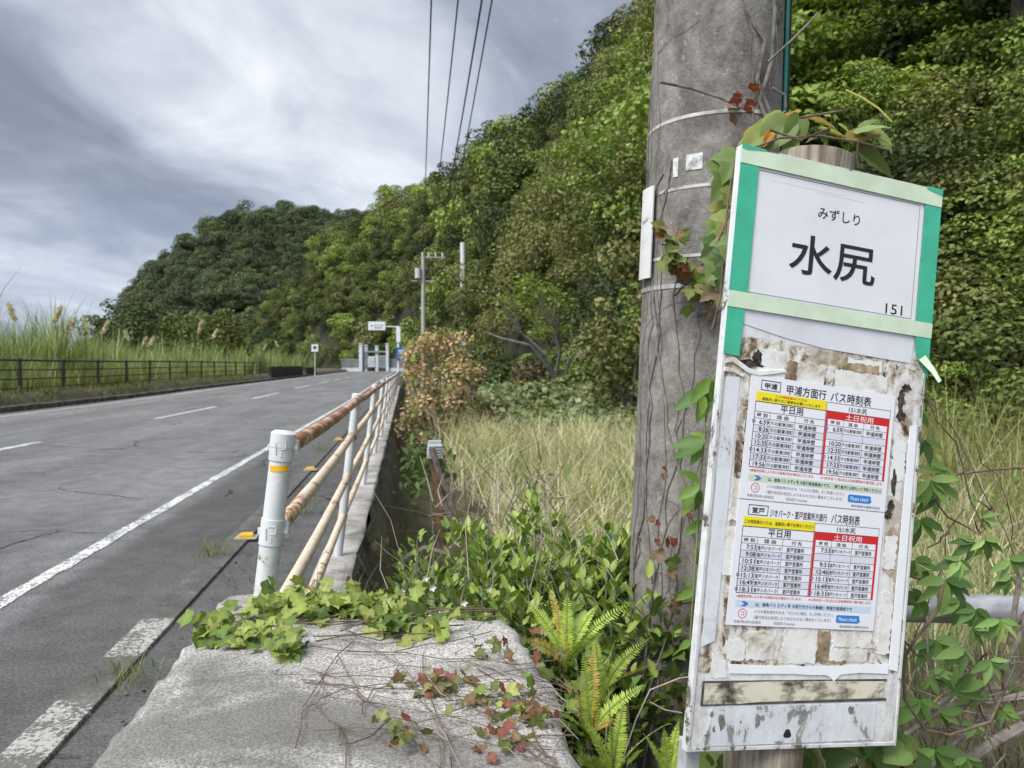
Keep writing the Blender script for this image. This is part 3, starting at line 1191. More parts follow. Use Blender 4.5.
sheet('tape_strip', [[(-2, -1), (45, 1), (44, 4), (30, 5), (8, 8), (-2, 6)], [(386, 0), (424, 0), (424, 12), (388, 6)]], M_green, .0052, .0056)
# a loose end of the pale tape flicks out to the right
q = MB()
q.add([L(400, 318, .005), L(414, 308, .005), L(430, 330, .012), L(421, 340, .015), L(440, 352, .02), L(431, 357, .022)], [(0, 1, 2, 3), (3, 2, 4, 5)])
q.build('loose_tape', M_pale, BUS)

TEXT_CURVE = bpy.data.curves.new('lettering', 'FONT')
TEXT_CURVE.resolution_u = 4
TEXT_OBJ = bpy.data.objects.new('lettering', TEXT_CURVE)


def glyphs(body, bold=0.):
    TEXT_CURVE.body = body
    TEXT_CURVE.offset = bold
    me = bpy.data.meshes.new_from_object(TEXT_OBJ)
    n_ = len(me.vertices)
    co = np.zeros(n_ * 3, np.float32)
    me.vertices.foreach_get('co', co)
    vs = co.reshape(-1, 3)
    fs = [tuple(p.vertices) for p in me.polygons]
    bpy.data.meshes.remove(me)
    return vs, fs


class Print:
    """lettering and inked shapes on a sheet, in millimetres from the sheet's top left corner"""
    def __init__(self, x0, y0, rot=0., z=.002):
        self.k = 1.0
        self.mb, self.x0, self.y0, self.c, self.s, self.z = MB(), x0, y0, math.cos(rot), math.sin(rot), z
        self.ms = []

    def idx(self, m_):
        if m_ not in self.ms:
            self.ms.append(m_)
        self.mb.mi = self.ms.index(m_)

    def P(self, x, y, z):
        return L(self.x0 + x * self.k * self.c - y * self.s, self.y0 + x * self.k * self.s + y * self.c, self.z + z)

    def text(self, body, x0, y0, x1, y1, m_=None, bold=0.012, z=.0005, keep=False):
        self.idx(m_ or M_ink)
        vs, fs = glyphs(body, bold)
        if not len(vs):
            return
        lo, hi = vs.min(0), vs.max(0)
        sx, sy = (x1 - x0) / (hi[0] - lo[0]), (y1 - y0) / (hi[1] - lo[1])
        self.mb.add([self.P(x0 + (p[0] - lo[0]) * sx, y1 - (p[1] - lo[1]) * sy, z) for p in vs], fs)

    def fill(self, x0, y0, x1, y1, m_, z=.00015):
        self.idx(m_)
        self.mb.add([self.P(x0, y1, z), self.P(x1, y1, z), self.P(x1, y0, z), self.P(x0, y0, z)], [(0, 1, 2, 3)])

    def box(self, x0, y0, x1, y1, w_, m_=None, z=.00035):
        m_ = m_ or M_ink
        for r_ in ((x0, y0, x1, y0 + w_), (x0, y1 - w_, x1, y1), (x0, y0 + w_, x0 + w_, y1 - w_), (x1 - w_, y0 + w_, x1, y1 - w_)):
            self.fill(*r_, m_, z)

    def ring(self, cx_, cy_, r, w_, m_, z=.0003):
        self.idx(m_)
        vs, fs = [], []
        for i in range(28):
            a_ = 2 * math.pi * i / 28
            for rr_ in (r, r - w_):
                vs.append(self.P(cx_ + rr_ * math.cos(a_), cy_ + rr_ * math.sin(a_), z))
        for i in range(28):
            j = (i + 1) % 28
            fs.append((2 * i, 2 * i + 1, 2 * j + 1, 2 * j))
        self.mb.add(vs, fs)

    def poly(self, pts, m_, z=.0003):
        self.idx(m_)
        self.mb.add([self.P(x, y, z) for x, y in pts], [tuple(range(len(pts)))])

    def build(self, name, parent):
        return self.mb.build(name, self.ms, parent)


pr = Print(0, 0, 0, .0016)
for kx, ky, kz in ((0, 0, 0), (.8, 0, .00004), (0, .7, .00008), (.8, .7, .00012)):
    pr.text('水尻', 111 + kx, 130 + ky, 290 + kx, 199 + ky, bold=.004, z=.0005 + kz)
pr.text('みずしり', 161, 77, 249, 97, bold=.004)
pr.text('151', 320, 225, 357, 243, bold=0.)
pr.box(34, 36, 378, 246, .9, M_grey_ink)
pr.fill(60, 49, 210, 49.7, M_lilac, .0002)
pr.fill(150, 53, 260, 53.6, M_lilac, .0002)
pr.build('lettering', card)


def timetable(x0, y0, rot, box_txt, title, title_x, tail_x, yellow, times, htimes, via, dest, strip_m, note, date, name_, arrows, harrows):
    W_, H_ = 301, 209
    c_, s2 = math.cos(rot), math.sin(rot)
    cor = [(x0 + x * c_ - y * s2, y0 + x * s2 + y * c_) for x, y in ((0, 0), (W_, 0), (W_, H_), (0, H_))]
    sh = sheet('timetable', [cor], M_paper, .0014, .0022)
    p = Print(x0, y0, rot, .0022)
    p.k = 301 / 294
    p.box(20, 6.5, 58, 24, 1.2)
    p.text(box_txt, 27, 10.5, 51, 20.5, bold=.02)
    p.text(title, title_x, 8.5 if title_x > 65 else 11, tail_x - 9, 25.5 if title_x > 65 else 24.5, bold=.008)
    p.text('バス時刻表', tail_x, 9, 243, 26.5, bold=.008)
    p.fill(13, 27, 152, 43, M_yellow)
    if isinstance(yellow, tuple):
        p.text(yellow[0], 50, 29, 112, 33.5, M_red, .006)
        p.text(yellow[1], 24, 35.5, 140, 40.8, bold=.008)
    else:
        p.text(yellow, 15, 32, 150, 38.5, bold=.008)
    p.box(152, 28, 286, 43.5, .7)
    p.text('151水尻', 198, 31, 236, 40.8, bold=.005)
    # weekday table
    p.box(12.5, 43.2, 152.5, 155, 1.0, M_ink)
    p.text('平日用', 62, 45.5, 106, 58.5, bold=.008)
    p.fill(13, 60, 152, 60.7, M_ink, .0003)
    for xa, xb, t in ((18, 38, '時刻'), (56, 79, '経由'), (110, 130, '行先')):
        p.text(' '.join(t), xa, 62.5, xb, 69.5, bold=.01)
    rh = (154.5 - 71.5) / 7
    for i in range(7):
        y = 71.5 + rh * i
        p.fill(13.2, y, 152, y + .6, M_ink, .0003)
        if i % 2:
            p.fill(13.2, y + .6, 152, y + rh, M_lilac, .00012)
        t = times[i]
        p.text(t, 41 - 4.4 * len(t), y + 2.3, 42, y + rh - 1.8, bold=.008)
        p.text(via, 45, y + 2.9, 90, y + rh - 2.0, bold=.008)
        p.text(dest, 101, y + 2.3, 136, y + rh - 1.5, bold=.008)
        if i in arrows:
            p.ring(13, y + rh / 2, 3.2, 1.4, M_navy)
    for x in (43, 92):
        p.fill(x, 60, x + .6, 154.5, M_ink, .0003)
    # weekend and holiday table in its red frame
    p.fill(153.2, 43.6, 286, 57, M_red)
    p.text('土日祝用', 193, 45.2, 251, 55.6, M_paper, .006)
    p.fill(153.2, 57, 157.4, 154.5, M_red)
    p.fill(281.5, 57, 286, 154.5, M_red)
    for xa, xb, t in ((164, 182, '時刻'), (200, 219, '経由'), (246, 266, '行先')):
        p.text(' '.join(t), xa, 59, xb, 65.5, bold=.01)
    rh = (154.5 - 67.5) / 7
    for i in range(7):
        y = 67.5 + rh * i
        p.fill(157.4, y, 281.5, y + .6, M_ink, .0003)
        if i % 2:
            p.fill(157.4, y + .6, 281.5, y + rh, M_lilac, .00012)
        t = htimes[i]
        if not t:
            continue
        p.text(t, 187 - 4.4 * len(t), y + 2.5, 188, y + rh - 2.0, bold=.008)
        p.text(via, 190.5, y + 3.2, 230, y + rh - 2.4, bold=.008)
        p.text(dest, 239, y + 2.6, 274, y + rh - 1.8, bold=.008)
        if i in harrows:
            p.ring(157, y + rh / 2, 3.2, 1.4, M_navy)
    for x in (189, 232):
        p.fill(x, 57, x + .6, 154.5, M_ink, .0003)
    p.fill(153, 154.2, 286, 155, M_ink, .0003)
    p.text('※運賃改定等により多少の誤差が出る場合がございます。', 14, 157.5, 141, 162.5, M_red, .006)
    p.text('※12月29日～1月3日は土日祝用時刻で運行致します。', 154, 157.5, 284, 162.5, M_red, .006)
    p.fill(14, 167, 284, 178.5, strip_m)
    p.poly([(24, 168.5), (33, 168.5), (39, 172.7), (33, 177), (24, 177), (31, 172.7)], M_navy)
    p.text(note, 52, 169.5, 245 if strip_m is M_softblue else 281, 176.2, bold=.008)
    p.ring(29, 189, 8.2, 1.1, M_red)
    p.text('コ', 26, 186, 32, 192, M_red, 0)
    p.text('バスの現在地がわかる「モビロビ高知」をご利用ください。', 51, 181.5, 208, 187.5, M_grey_ink, .0)
    p.text('（運行状況の状況によりあらわさない場合がございます）', 51, 191, 203, 197, M_grey_ink, .0)
    bx = [(214 + 2, 184), (262 - 2, 184), (262, 186), (262, 192), (265, 193.5), (262, 195), (260, 197.5), (216, 197.5), (214, 195.5), (214, 186)]
    p.poly(bx[::-1], M_blue)
    p.text('Please check', 219, 187.5, 257, 194, M_paper, .006, .0006)
    p.text('高知東部交通株式会社', 222, 201, 283, 205.5, M_grey_ink, .006)
    p.text(date, 14, 200, 66, 205, M_grey_ink, .006)
    p.text(name_, 90, 200.5, 132, 205, M_grey_ink, .0)
    p.build('print', sh)
    return sh


RO = R(1.0)
timetable(57, 383, RO, '甲浦', '甲浦方面行', 70, 158, ('この時刻表のバスは', '道路向い側でのご乗車をお願いいたします'),
          ['6:59', '8:26', '10:20', '12:35', '14:33', '17:33', '19:56'], ['6:59', '', '10:20', '12:35', '14:33', '17:33', '19:56'],
          '海の駅東洋町', '甲浦岸壁', M_softgreen, 'は、徳島バス エディ号 大阪行高速乗換便です。（乗り継ぎ便は前もって予約ください）', '令和7年3月15日改正', '20250315 muroto', (0, 4), (0, 4))
sh2 = timetable(53.5, 594, RO, '室戸', 'ジオパーク・室戸営業所方面行', 62, 184, 'この時刻表のバスは、道路向い側でお待ちください',
                ['7:53', '9:08', '10:51', '12:38', '15:13', '16:49', '18:31'], ['7:53', '', '9:51', '12:46', '15:13', '16:49', '18:31'],
                '室戸ジオパーク', '室戸営業所', M_softblue, 'は、徳島バス エディ号 大阪行きからの乗継便 南国方面接続です', '令和7年3月15日改正', '20250315 muroto', (4, 6), (4, 6))
# remnants of older notices torn off the board
rj = random.Random(5)


def torn(x0, y0, x1, y1, jag=2.5):
    pts = []
    for (ax_, ay_), (bx_, by_) in (((x0, y0), (x1, y0)), ((x1, y0), (x1, y1)), ((x1, y1), (x0, y1)), ((x0, y1), (x0, y0))):
        n_ = max(3, int(math.hypot(bx_ - ax_, by_ - ay_) / 5))
        for i in range(n_):
            t = i / n_
            pts.append((ax_ + (bx_ - ax_) * t + rj.uniform(-jag, jag), ay_ + (by_ - ay_) * t + rj.uniform(-jag, jag)))
    return pts


def f_old_paper(k, b):
    c = k.coord()
    n = k.noise(c, 30, 5, .7, .4)
    n2 = k.noise(c, 9, 4, .6)
    col = k.ramp(k.math('ADD', k.math('MULTIPLY', n, .5), k.math('MULTIPLY', n2, .5)), [(.36, (.34, .27, .19)), (.43, (.60, .56, .49)), (.5, (.74, .73, .70)), (.65, (.80, .80, .79))])
    k.set(b.inputs['Base Color'], col)
    b.inputs['Roughness'].default_value = .7
    k.set(b.inputs['Normal'], k.bump(n, .4, .003))


M_old_paper = mat('torn_old_paper', f_old_paper)
for a_ in ((96, 812, 150, 862), (166, 806, 236, 866), (262, 842, 345, 864), (268, 812, 350, 838), (52, 828, 92, 862), (70, 338, 122, 388), (148, 352, 205, 386), (228, 356, 338, 392), (250, 332, 322, 350), (34, 640, 58, 720), (40, 560, 60, 630), (364, 470, 392, 540), (362, 640, 388, 700), (364, 740, 390, 850), (30, 850, 60, 892)):
    sheet('paper_remnant', [torn(*a_)], M_old_paper, .0003, .0009)
M_tan = plain('exposed_tan_board', (.42, .32, .20), .8, var=.4, scale=45)
for a_ in ((126, 352, 146, 384), (232, 340, 318, 354), (246, 862, 300, 868), (236, 810, 262, 864)):
    sheet('bare_patch', [torn(*a_)], M_tan, .0003, .0011)
# torn white strip, cream label, lower panel
sheet('torn_strip', [[(62, 868), (140, 870), (250, 872), (330, 868), (391, 866), (391, 884), (330, 882), (290, 885), (276, 897), (268, 890), (258, 886), (225, 886), (190, 884), (100, 884), (66, 883)]], M_film, .0008, .0018)


def f_cream(k, b):
    c = k.coord()
    n = k.math('ADD', k.math('MULTIPLY', k.noise(c, 16, 5, .7, .5), .6), k.math('MULTIPLY', k.noise(k.mapping(c, (.35, 1, 1)), 30, 4, .7), .4))
    col = k.ramp(n, [(.40, (.07, .062, .05)), (.46, (.35, .32, .25)), (.51, (.64, .61, .47)), (.65, (.72, .695, .56))])
    k.set(b.inputs['Base Color'], col)
    b.inputs['Roughness'].default_value = .6


sheet('cream_label', [[(22, 900), (185, 896), (385, 897), (386, 926), (130, 931), (88, 934), (22, 934)]], mat('flaking_cream', f_cream), .0006, .0013)
sheet('label_border', [[(19, 896), (390, 893), (390, 897), (19, 900)], [(19, 934), (392, 927), (392, 931), (19, 937)], [(17, 896), (21, 896), (21, 936), (17, 936)]], plain('grime_line', (.10, .09, .075), .7, var=.4, scale=50), .0007, .00125)
sheet('lower_panel', [[(40, 939), (372, 936), (371, 1000), (30, 1003)]], mat('stained_panel', f_railpaint((.68, .71, .735), (.30, .29, .27), .44)), .0005, .0012)
h_ = sheet('rust_hole', [[(190 + 7 * math.cos(a_) * (1 + .25 * math.sin(3 * a_)), 985 + 9 * math.sin(a_) * (1 + .2 * math.cos(2 * a_))) for a_ in np.linspace(0, 6.0, 16)]], plain('dark_rust', (.03, .02, .014), .8, var=.4), .0010, .0015)
rg = random.Random(11)
q = []
for cx_, cy_, sx_, sy_ in ((60, 962, 7, 16), (129, 962, 6, 12), (138, 958, 5, 6), (318, 948, 8, 8), (96, 964, 2, 2), (174, 1000, 10, 3), (40, 950, 4, 5), (34, 985, 5, 3), (46, 975, 3, 6)):
    q.append([(cx_ + sx_ * math.cos(a_) * rg.uniform(.6, 1.2), cy_ + sy_ * math.sin(a_) * rg.uniform(.6, 1.2)) for a_ in np.linspace(0, 5.8, 14)])
M_spot = (plain('bare_metal_spots', (.24, .235, .22), .7, var=.35, scale=70))
for q_ in q:
    sheet('paint_chip', [q_], M_spot, .0010, .0015)
q = []
for cx_, cy_, sx_, sy_ in ((372, 395, 9, 20), (375, 422, 10, 12), (371, 545, 6, 26), (368, 585, 7, 16), (365, 602, 9, 9), (381, 372, 12, 8), (60, 470, 6, 22), (62, 500, 10, 6), (52, 365, 26, 7), (66, 352, 9, 14)):
    q.append([(cx_ + sx_ * math.cos(a_) * rg.uniform(.55, 1.25), cy_ + sy_ * math.sin(a_) * rg.uniform(.55, 1.2)) for a_ in np.linspace(0, 5.9, 17)])
M_spot = (plain('tarry_spots', (.075, .062, .05), .8, var=.6, scale=110))
for q_ in q:
    sheet('paint_chip', [q_], M_spot, .0006, .0011)
sheet('edging', [[(10, 392), (36, 390), (33, 830), (9, 840)]], mat('chipped_edging', f_railpaint((.72, .75, .775), (.22, .20, .17), .425)), .0006, .0013)
sheet('edging', [[(396, 440), (412, 436), (412, 880), (392, 876)]], M_film, .0006, .0016)
# crumpled strip of old film under the name card
for pts in ([(6, 362), (20, 358), (36, 366), (52, 374), (70, 376), (92, 372), (122, 368), (124, 372), (96, 379), (72, 384), (50, 382), (34, 374), (18, 367), (5, 370)], [(4, 376), (26, 378), (44, 386), (40, 390), (22, 384), (4, 384)]):
    sheet('crumpled_film', [pts], M_old_paper, .0012, .0032, bevel=.0006)
# old wooden post and the square steel post behind the board
q = MB()
pts = [L(200 - 6 * math.sin(i), 1700 - i * 108.5, -.075) for i in range(17)]
q.tube(pts, [.068 + .004 * math.sin(i * 2.1) for i in range(17)], 22)
wp = q.build('wooden_post', M_wood, BUS, smooth=True)
q = MB()
q.bbox(L(10, 1650, -.046), L(38, 1004, -.018))
q.build('steel_post', plain('painted_steel', (.50, .53, .55), .5, .1, var=.2), BUS, bevel=.003)

# ------------------------------------------------------------------ galvanised guard pipe at the right
def f_galv(k, b):
    c = k.coord()
    n = k.noise(k.mapping(c, (.35, 1, 1)), 16, 5, .65)
    f2 = k.noise(c, 90, 3, .6)
    k.set(b.inputs['Base Color'], k.ramp(n, [(.3, (.24, .24, .24)), (.5, (.42, .425, .43)), (.7, (.60, .61, .62))]))
    k.set(b.inputs['Roughness'], k.step(f2, .3, .7, .42, .62))
    b.inputs['Metallic'].default_value = .25


M_galv = mat('galvanised_steel', f_galv)
A, B = at(880, 607, 1.95), at(1060, 611, 1.95)
dv = (B - A).normalized()
GP = empty('guard_pipe', Vector((A.x, A.y, 0)), 0, 'grey galvanised horizontal pipe running off behind the bus stop board', 'pipe rail')
m = MB()
m.tube([A - dv * .35 - Vector(GP.location), A + dv * 3.2 - Vector(GP.location)], .036, 26)
m.build('pipe', M_galv, GP, smooth=True)
for t in (-.25, 2.4):
    m = MB()
    c = A + dv * t - Vector(GP.location)
    m.tube([c + Vector((0, .06, -.9)), c + Vector((0, .06, .05))], .03, 18)
    m.build('upright', M_galv, GP, smooth=True)

# ------------------------------------------------------------------ overhead lines and the far poles
FP = at(423.5, 372, 62)
fz = float(road_z(FP.y))
FPO = empty('utility_pole', (FP.x, FP.y, fz - .5), 0, 'slim grey utility pole with crossarms and a transformer, far along the road', 'utility pole')
HF = at(424, 257, 62).z - FPO.location.z
m = MB()
m.tube([(0, 0, 0), (0, 0, HF)], [.22, .15], 14)
M_fpole = plain('grey_pole', (.36, .35, .33), .8)
m.build('shaft', M_fpole, FPO, smooth=True)
m = MB()
m.box((.75, 0, HF - .05), (2.0, .1, .1))
fa = m.build('crossarm', M_fpole, FPO)
far_pts = []
for x in (-.05, .45, 1.0, 1.55):
    m = MB()
    m.tube([(x, 0, HF), (x, 0, HF + .35)], [.05, .1], 8)
    far_pts.append(Vector(FPO.location) + Vector((x, 0, HF + .35)))
    m.build('insulator', M_white, fa)
m = MB()
m.box((.0, 0, HF - 1.95), (1.9, .1, .1))
m.build('crossarm', M_fpole, FPO)
m = MB()
m.tube([(-.42, -.1, HF - 1.75), (-.42, -.1, HF - .95)], .26, 14)
m.build('transformer', plain('pale_grey_paint', (.48, .49, .50), .6), FPO, smooth=True)
M_wire = plain('overhead_cable', (.05, .05, .055), .6)
wl = ['overhead line on the left of the four, crossing the sky above the hill', 'overhead line second from the left, crossing the sky above the hill', 'overhead line third from the left, the darkest across the sky', 'overhead line on the right of the four, crossing the sky above the hill']
for i, (a_, b_) in enumerate(zip(near_pts, far_pts)):
    pts = []
    for k_ in range(41):
        t = k_ / 40
        q_ = a_.lerp(b_, t)
        q_.z -= .9 * 4 * t * (1 - t)
        pts.append(q_)
    m = MB()
    m.tube(pts, [.018, .018, .022, .018][i], 6)
    o = m.build('overhead_wire', M_wire, None)
    tag(o, wl[i], 'power line', 'overhead lines')
Q = at(463, 372, 77)
q = empty('utility_pole', (Q.x, Q.y, float(road_z(Q.y)) - .5), 0, 'plain white pole rising out of the trees, right of the far crossarm pole', 'utility pole')
m = MB()
hq = at(463, 243, 77).z - q.location.z
m.tube([(0, 0, 0), (0, 0, hq)], [.3, .26], 12)
m.build('shaft', plain('pale_pole', (.62, .63, .64), .7), q, smooth=True)
# ------------------------------------------------------------------ far side fence, wall, road signs, floodgate
M_dark_rail = plain('dark_brown_rail', (.028, .026, .024), .55)
FX = -12.0
FY = [7.4 + 3.12 * i for i in range(20)]
FN = empty('guard_fence', (FX, FY[0], float(ground_z(FX, FY[0]))), 0, 'dark four-rail fence on the grassy verge across the road', 'fence')
fo = Vector(FN.location)
gz = [float(road_z(y)) + .40 for y in FY]
for y, z in zip(FY, gz):
    m = MB()
    m.box(Vector((FX, y, z + .52)) - fo, (.085, .085, 1.16))
    m.box(Vector((FX, y, z + 1.11)) - fo, (.10, .10, .03))
    m.build('post', M_dark_rail, FN, bevel=.006)
for h, r in ((1.06, .034), (.76, .021), (.47, .021), (.18, .021)):
    m = MB()
    m.tube([Vector((FX + .05, y, z + h)) - fo for y, z in zip(FY, gz)], r, 8)
    m.build('rail', M_dark_rail, FN, smooth=True)
PW = empty('parapet_wall', (-11.4, 68, float(road_z(68))), 0, 'low dark concrete wall across the road where the fence ends', 'wall')
po = Vector(PW.location)
for y0, y1, h in ((67.5, 88, 1.15), (91, 101, 1.0)):
    m = MB()
    z0, z1 = float(road_z(y0)), float(road_z(y1))
    vs = []
    for y, z in ((y0, z0), (y1, z1)):
        vs += [Vector((-11.55, y, z - .2)) - po, Vector((-11.2, y, z - .2)) - po, Vector((-11.25, y, z + h)) - po, Vector((-11.5, y, z + h)) - po]
    m.add(vs, [(0, 1, 5, 4), (1, 2, 6, 5), (2, 3, 7, 6), (3, 0, 4, 7), (3, 2, 1, 0), (4, 5, 6, 7)])
    m.build('wall_section', plain('dark_wall', (.055, .045, .038), .9, var=.3, scale=2), PW, bevel=.03)

M_sign_w = plain('sign_white', (.74, .76, .80), .4, var=.03)
M_sign_blue = plain('sign_blue', (.03, .12, .42), .4, var=.03)
M_signpost = plain('sign_post_paint', (.60, .63, .66), .5, var=.06)


def flat_text(body, w_, h_, m_, parent, loc, name='lettering', bold=.01):
    vs, fs = glyphs(body, bold)
    lo, hi = vs.min(0), vs.max(0)
    q = MB()
    q.add([Vector(loc) + Vector(((p[0] - lo[0]) / (hi[0] - lo[0]) * w_ - w_ / 2, 0, (p[1] - lo[1]) / (hi[1] - lo[1]) * h_ - h_ / 2)) for p in vs], fs)
    return q.build(name, m_, parent)


# overhead direction sign on its single post
Q = at(398.5, 372, 78)
z = float(road_z(Q.y))
GS = empty('direction_sign', (Q.x, Q.y, z), 0, 'white direction sign on an arm reaching left from a pale post, blue sign below', 'road sign')
ht = at(398, 326, 78).z - z
m = MB()
m.tube([(0, 0, -.3), (0, 0, ht)], .14, 14)
m.build('post', M_signpost, GS, smooth=True)
m = MB()
m.tube([(0, 0, ht - .1), (-2.2, 0, ht - .05)], .07, 10)
m.build('arm', M_signpost, GS, smooth=True)
m = MB()
wb, hb = 17 * 78 / 770, 8.5 * 78 / 770
m.box((-2.15, -.08, ht - .02), (wb, .06, hb))
p = m.build('sign_board', M_sign_w, GS, bevel=.02)
m = MB()
for x0, x1, zz_ in ((-.6, -.35, .0), (-.25, .0, .05), (.1, .3, .05), (.4, .62, .05), (-.25, .55, -.2)):
    m.bbox((-2.15 + x0, -.118, ht + zz_ - .07), (-2.15 + x1, -.113, ht + zz_ + .07))
m.build('marking', plain('faded_navy', (.30, .34, .42), .5), p)
m = MB()
m.box((.0, -.17, ht - .9), (.42, .08, 1.5))
m.build('post_plate', M_sign_w, GS, bevel=.02)
m = MB()
m.box((.28, -.17, at(400, 354, 78).z - z), (1.0, .06, 1.35))
p = m.build('blue_sign', M_sign_blue, GS, bevel=.02)
zc = at(400, 354, 78).z - z
m = MB()
for a_, b_, c_, d_ in ((-.3, .3, .28, .40), (-.2, .25, .02, .12), (-.3, .2, -.35, -.27)):
    m.bbox((.28 + a_, -.206, zc + c_), (.28 + b_, -.201, zc + d_))
m.build('marking', M_sign_w, p)

# round sign on the left verge
Q = at(315, 370, 88)
z = float(road_z(Q.y))
RS = empty('road_sign', (Q.x, Q.y, z), 0, 'small white square sign with a dark emblem on a post at the left bend', 'road sign')
m = MB()
zt = at(315, 345, 88).z - z
m.tube([(0, 0, -.2), (0, 0, zt)], .05, 10)
m.build('post', M_signpost, RS, smooth=True)
m = MB()
m.box((0, -.08, zt - .35), (.75, .04, .85))
p = m.build('sign_plate', M_sign_w, RS, bevel=.02)
m = MB()
m.tube([(0, -.102, zt - .3), (0, -.112, zt - .3)], .2, 20)
m.build('emblem', plain('emblem_dark', (.07, .07, .09), .5), p)

# floodgate across the end of the road
Q = at(373, 368, 150)
z = float(road_z(Q.y))
FG = empty('floodgate', (Q.x, Q.y, z), R(-4), 'pale concrete and steel floodgate at the far end of the road, under the hill', 'floodgate')
px = 150 / 770
M_gate_c = plain('pale_gate_concrete', (.58, .61, .64), .7, var=.12, scale=.8)
M_gate_d = plain('gate_steel', (.26, .29, .32), .6, var=.15, scale=.8)
for x0, x1, h, y in ((-13.5, -10.2, 27, 0), (-9.2, -5.5, 25.5, .6), (2.2, 5.2, 25, .6), (13, 16, 27, 0)):
    m = MB()
    m.bbox((x0 * px, -.6 + y, -.3), (x1 * px, .6 + y, h * px))
    m.bbox((x0 * px - .08, -.7 + y, h * px), (x1 * px + .08, .7 + y, h * px + .18))
    m.build('column', M_gate_c, FG, bevel=.04)
for x0, x1, z0, z1 in ((-10, -6, 3, 17), (-5, 2, 4, 15), (5.5, 12.5, 3, 16)):
    m = MB()
    m.bbox((x0 * px, -.1, z0 * px), (x1 * px, .15, z1 * px))
    for k_ in range(4):
        zz_ = (z0 + (z1 - z0) * (k_ + .5) / 4) * px
        m.bbox((x0 * px, -.2, zz_ - .07), (x1 * px, -.1, zz_ + .07))
    m.build('gate_leaf', M_gate_d if x0 != -5 else M_gate_c, FG)
m = MB()
m.bbox((-14 * px, -.3, 19 * px), (16 * px, .0, 20.5 * px))
m.build('walkway', M_gate_d, FG)
for x0, x1 in ((-31, -14), (16.5, 32)):
    m = MB()
    m.bbox((x0 * px, -.25, -.2), (x1 * px, .25, 3.2 * px))
    m.build('dyke_wall', M_gate_c, FG, bevel=.03)
    m = MB()
    n = 12
    for k_ in range(n + 1):
        xx = (x0 + (x1 - x0) * k_ / n) * px
        m.bbox((xx - .04, -.04, 3.2 * px), (xx + .04, .04, 12 * px))
    for zz_ in (4, 6.2, 8, 10, 12):
        m.bbox((x0 * px, -.05, zz_ * px - .09), (x1 * px, .05, zz_ * px + .09))
    m.build('guard_fence', M_gate_d, FG)

# brown marker post with a grey cap in the ditch
T0, T1 = at(444, 500, 6.2), at(435, 452, 6.2)
MK = empty('marker_post', T0, 0, 'short rusty brown post with a grey slotted cap in the ditch', 'marker post')
m = MB()
m.tube([Vector((0, 0, -.3)), T1 - T0], .05, 8)
m.build('shaft', plain('rust_brown', (.13, .065, .035), .8, var=.3), MK, smooth=True)
m = MB()
c = T1 - T0
for k_ in range(5):
    m.box(c + Vector((0, -.02, .0 + .022 * k_ - .02)), (.13 - .006 * k_, .15, .016), Matrix.Rotation(R(14), 3, 'X'))
m.box(c + Vector((0, 0, .03)), (.10, .10, .12))
m.build('cap', plain('grey_cap', (.34, .36, .38), .6), MK, bevel=.004)
# ------------------------------------------------------------------ woods
LEAF = leafmat('tree_leaves', .18, .55, .25)
LEAF_NEAR = leafmat('soft_leaves', .30, .5, .28)
LEAF_GLOSS = leafmat('glossy_leaves', .22, .42, .35)
GRASS = leafmat('grass_blades', .30, .6, .2)
M_bark = plain('bark', (.09, .075, .06), .9, var=.35, scale=9)
M_bark_pale = plain('pale_bark', (.27, .25, .22), .9, var=.3, scale=9)
PAL = {
    'dark': [(4, (.040, .062, .020)), (3, (.058, .084, .024)), (1, (.09, .120, .032))],
    'mid': [(3, (.092, .128, .034)), (3, (.125, .162, .040)), (1, (.17, .205, .052))],
    'bright': [(3, (.170, .245, .048)), (3, (.220, .300, .064)), (1, (.29, .355, .09))],
    'olive': [(3, (.135, .148, .048)), (3, (.180, .188, .060)), (1, (.235, .218, .085))],
    'back': [(3, (.060, .088, .042)), (3, (.085, .116, .052)), (1, (.125, .152, .062))],  # bluish tint in the far leaf colours stands in for distance haze
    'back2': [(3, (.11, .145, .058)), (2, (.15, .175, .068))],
}


def crown(rng, rx, rz, lobes, per, leaf, flat=.75, zc=0., low=-.35, tmpl=T_DIA, pal=None, up=.6, inner=.25, jit=.36):
    """a crown as many leaf clumps: lobes over an ellipsoid, leaves over each lobe"""
    parts = []
    a = rng.uniform(0, 2 * np.pi, lobes)
    cz = rng.uniform(low, 1.0, lobes)
    rr = np.sqrt(np.maximum(0, 1 - cz ** 2)) * rng.uniform(.55, 1.0, lobes)
    LP = np.stack([rx * rr * np.cos(a), rx * rr * np.sin(a), zc + rz * cz], 1)
    LR = rng.uniform(.20, .52, lobes) * rx
    for i in range(lobes):
        n = int(per * (LR[i] / (.39 * rx)) ** 2)
        d = unit(rng.normal(0, 1, (n, 3)) + np.array([0, 0, .45]))
        sh = np.where(rng.random(n) < inner, rng.uniform(.3, .9, n), rng.uniform(.85, 1.08, n))
        P = LP[i] + d * np.array([1, 1, flat]) * (LR[i] * sh)[:, None]
        nrm = unit(d * .9 + np.array([0, 0, up]) + rng.normal(0, jit, (n, 3)))
        tang = np.cross(nrm, unit(rng.normal(0, 1, (n, 3)))) + d * .4
        lob = rng.uniform(.82, 1.18)
        C = pick(rng, n, pal, .2) * lob
        parts.append(scatter(tmpl, P - unit(tang) * leaf * .5, tang, nrm, leaf * rng.uniform(.7, 1.3, n), C))
    return cat(parts), LP


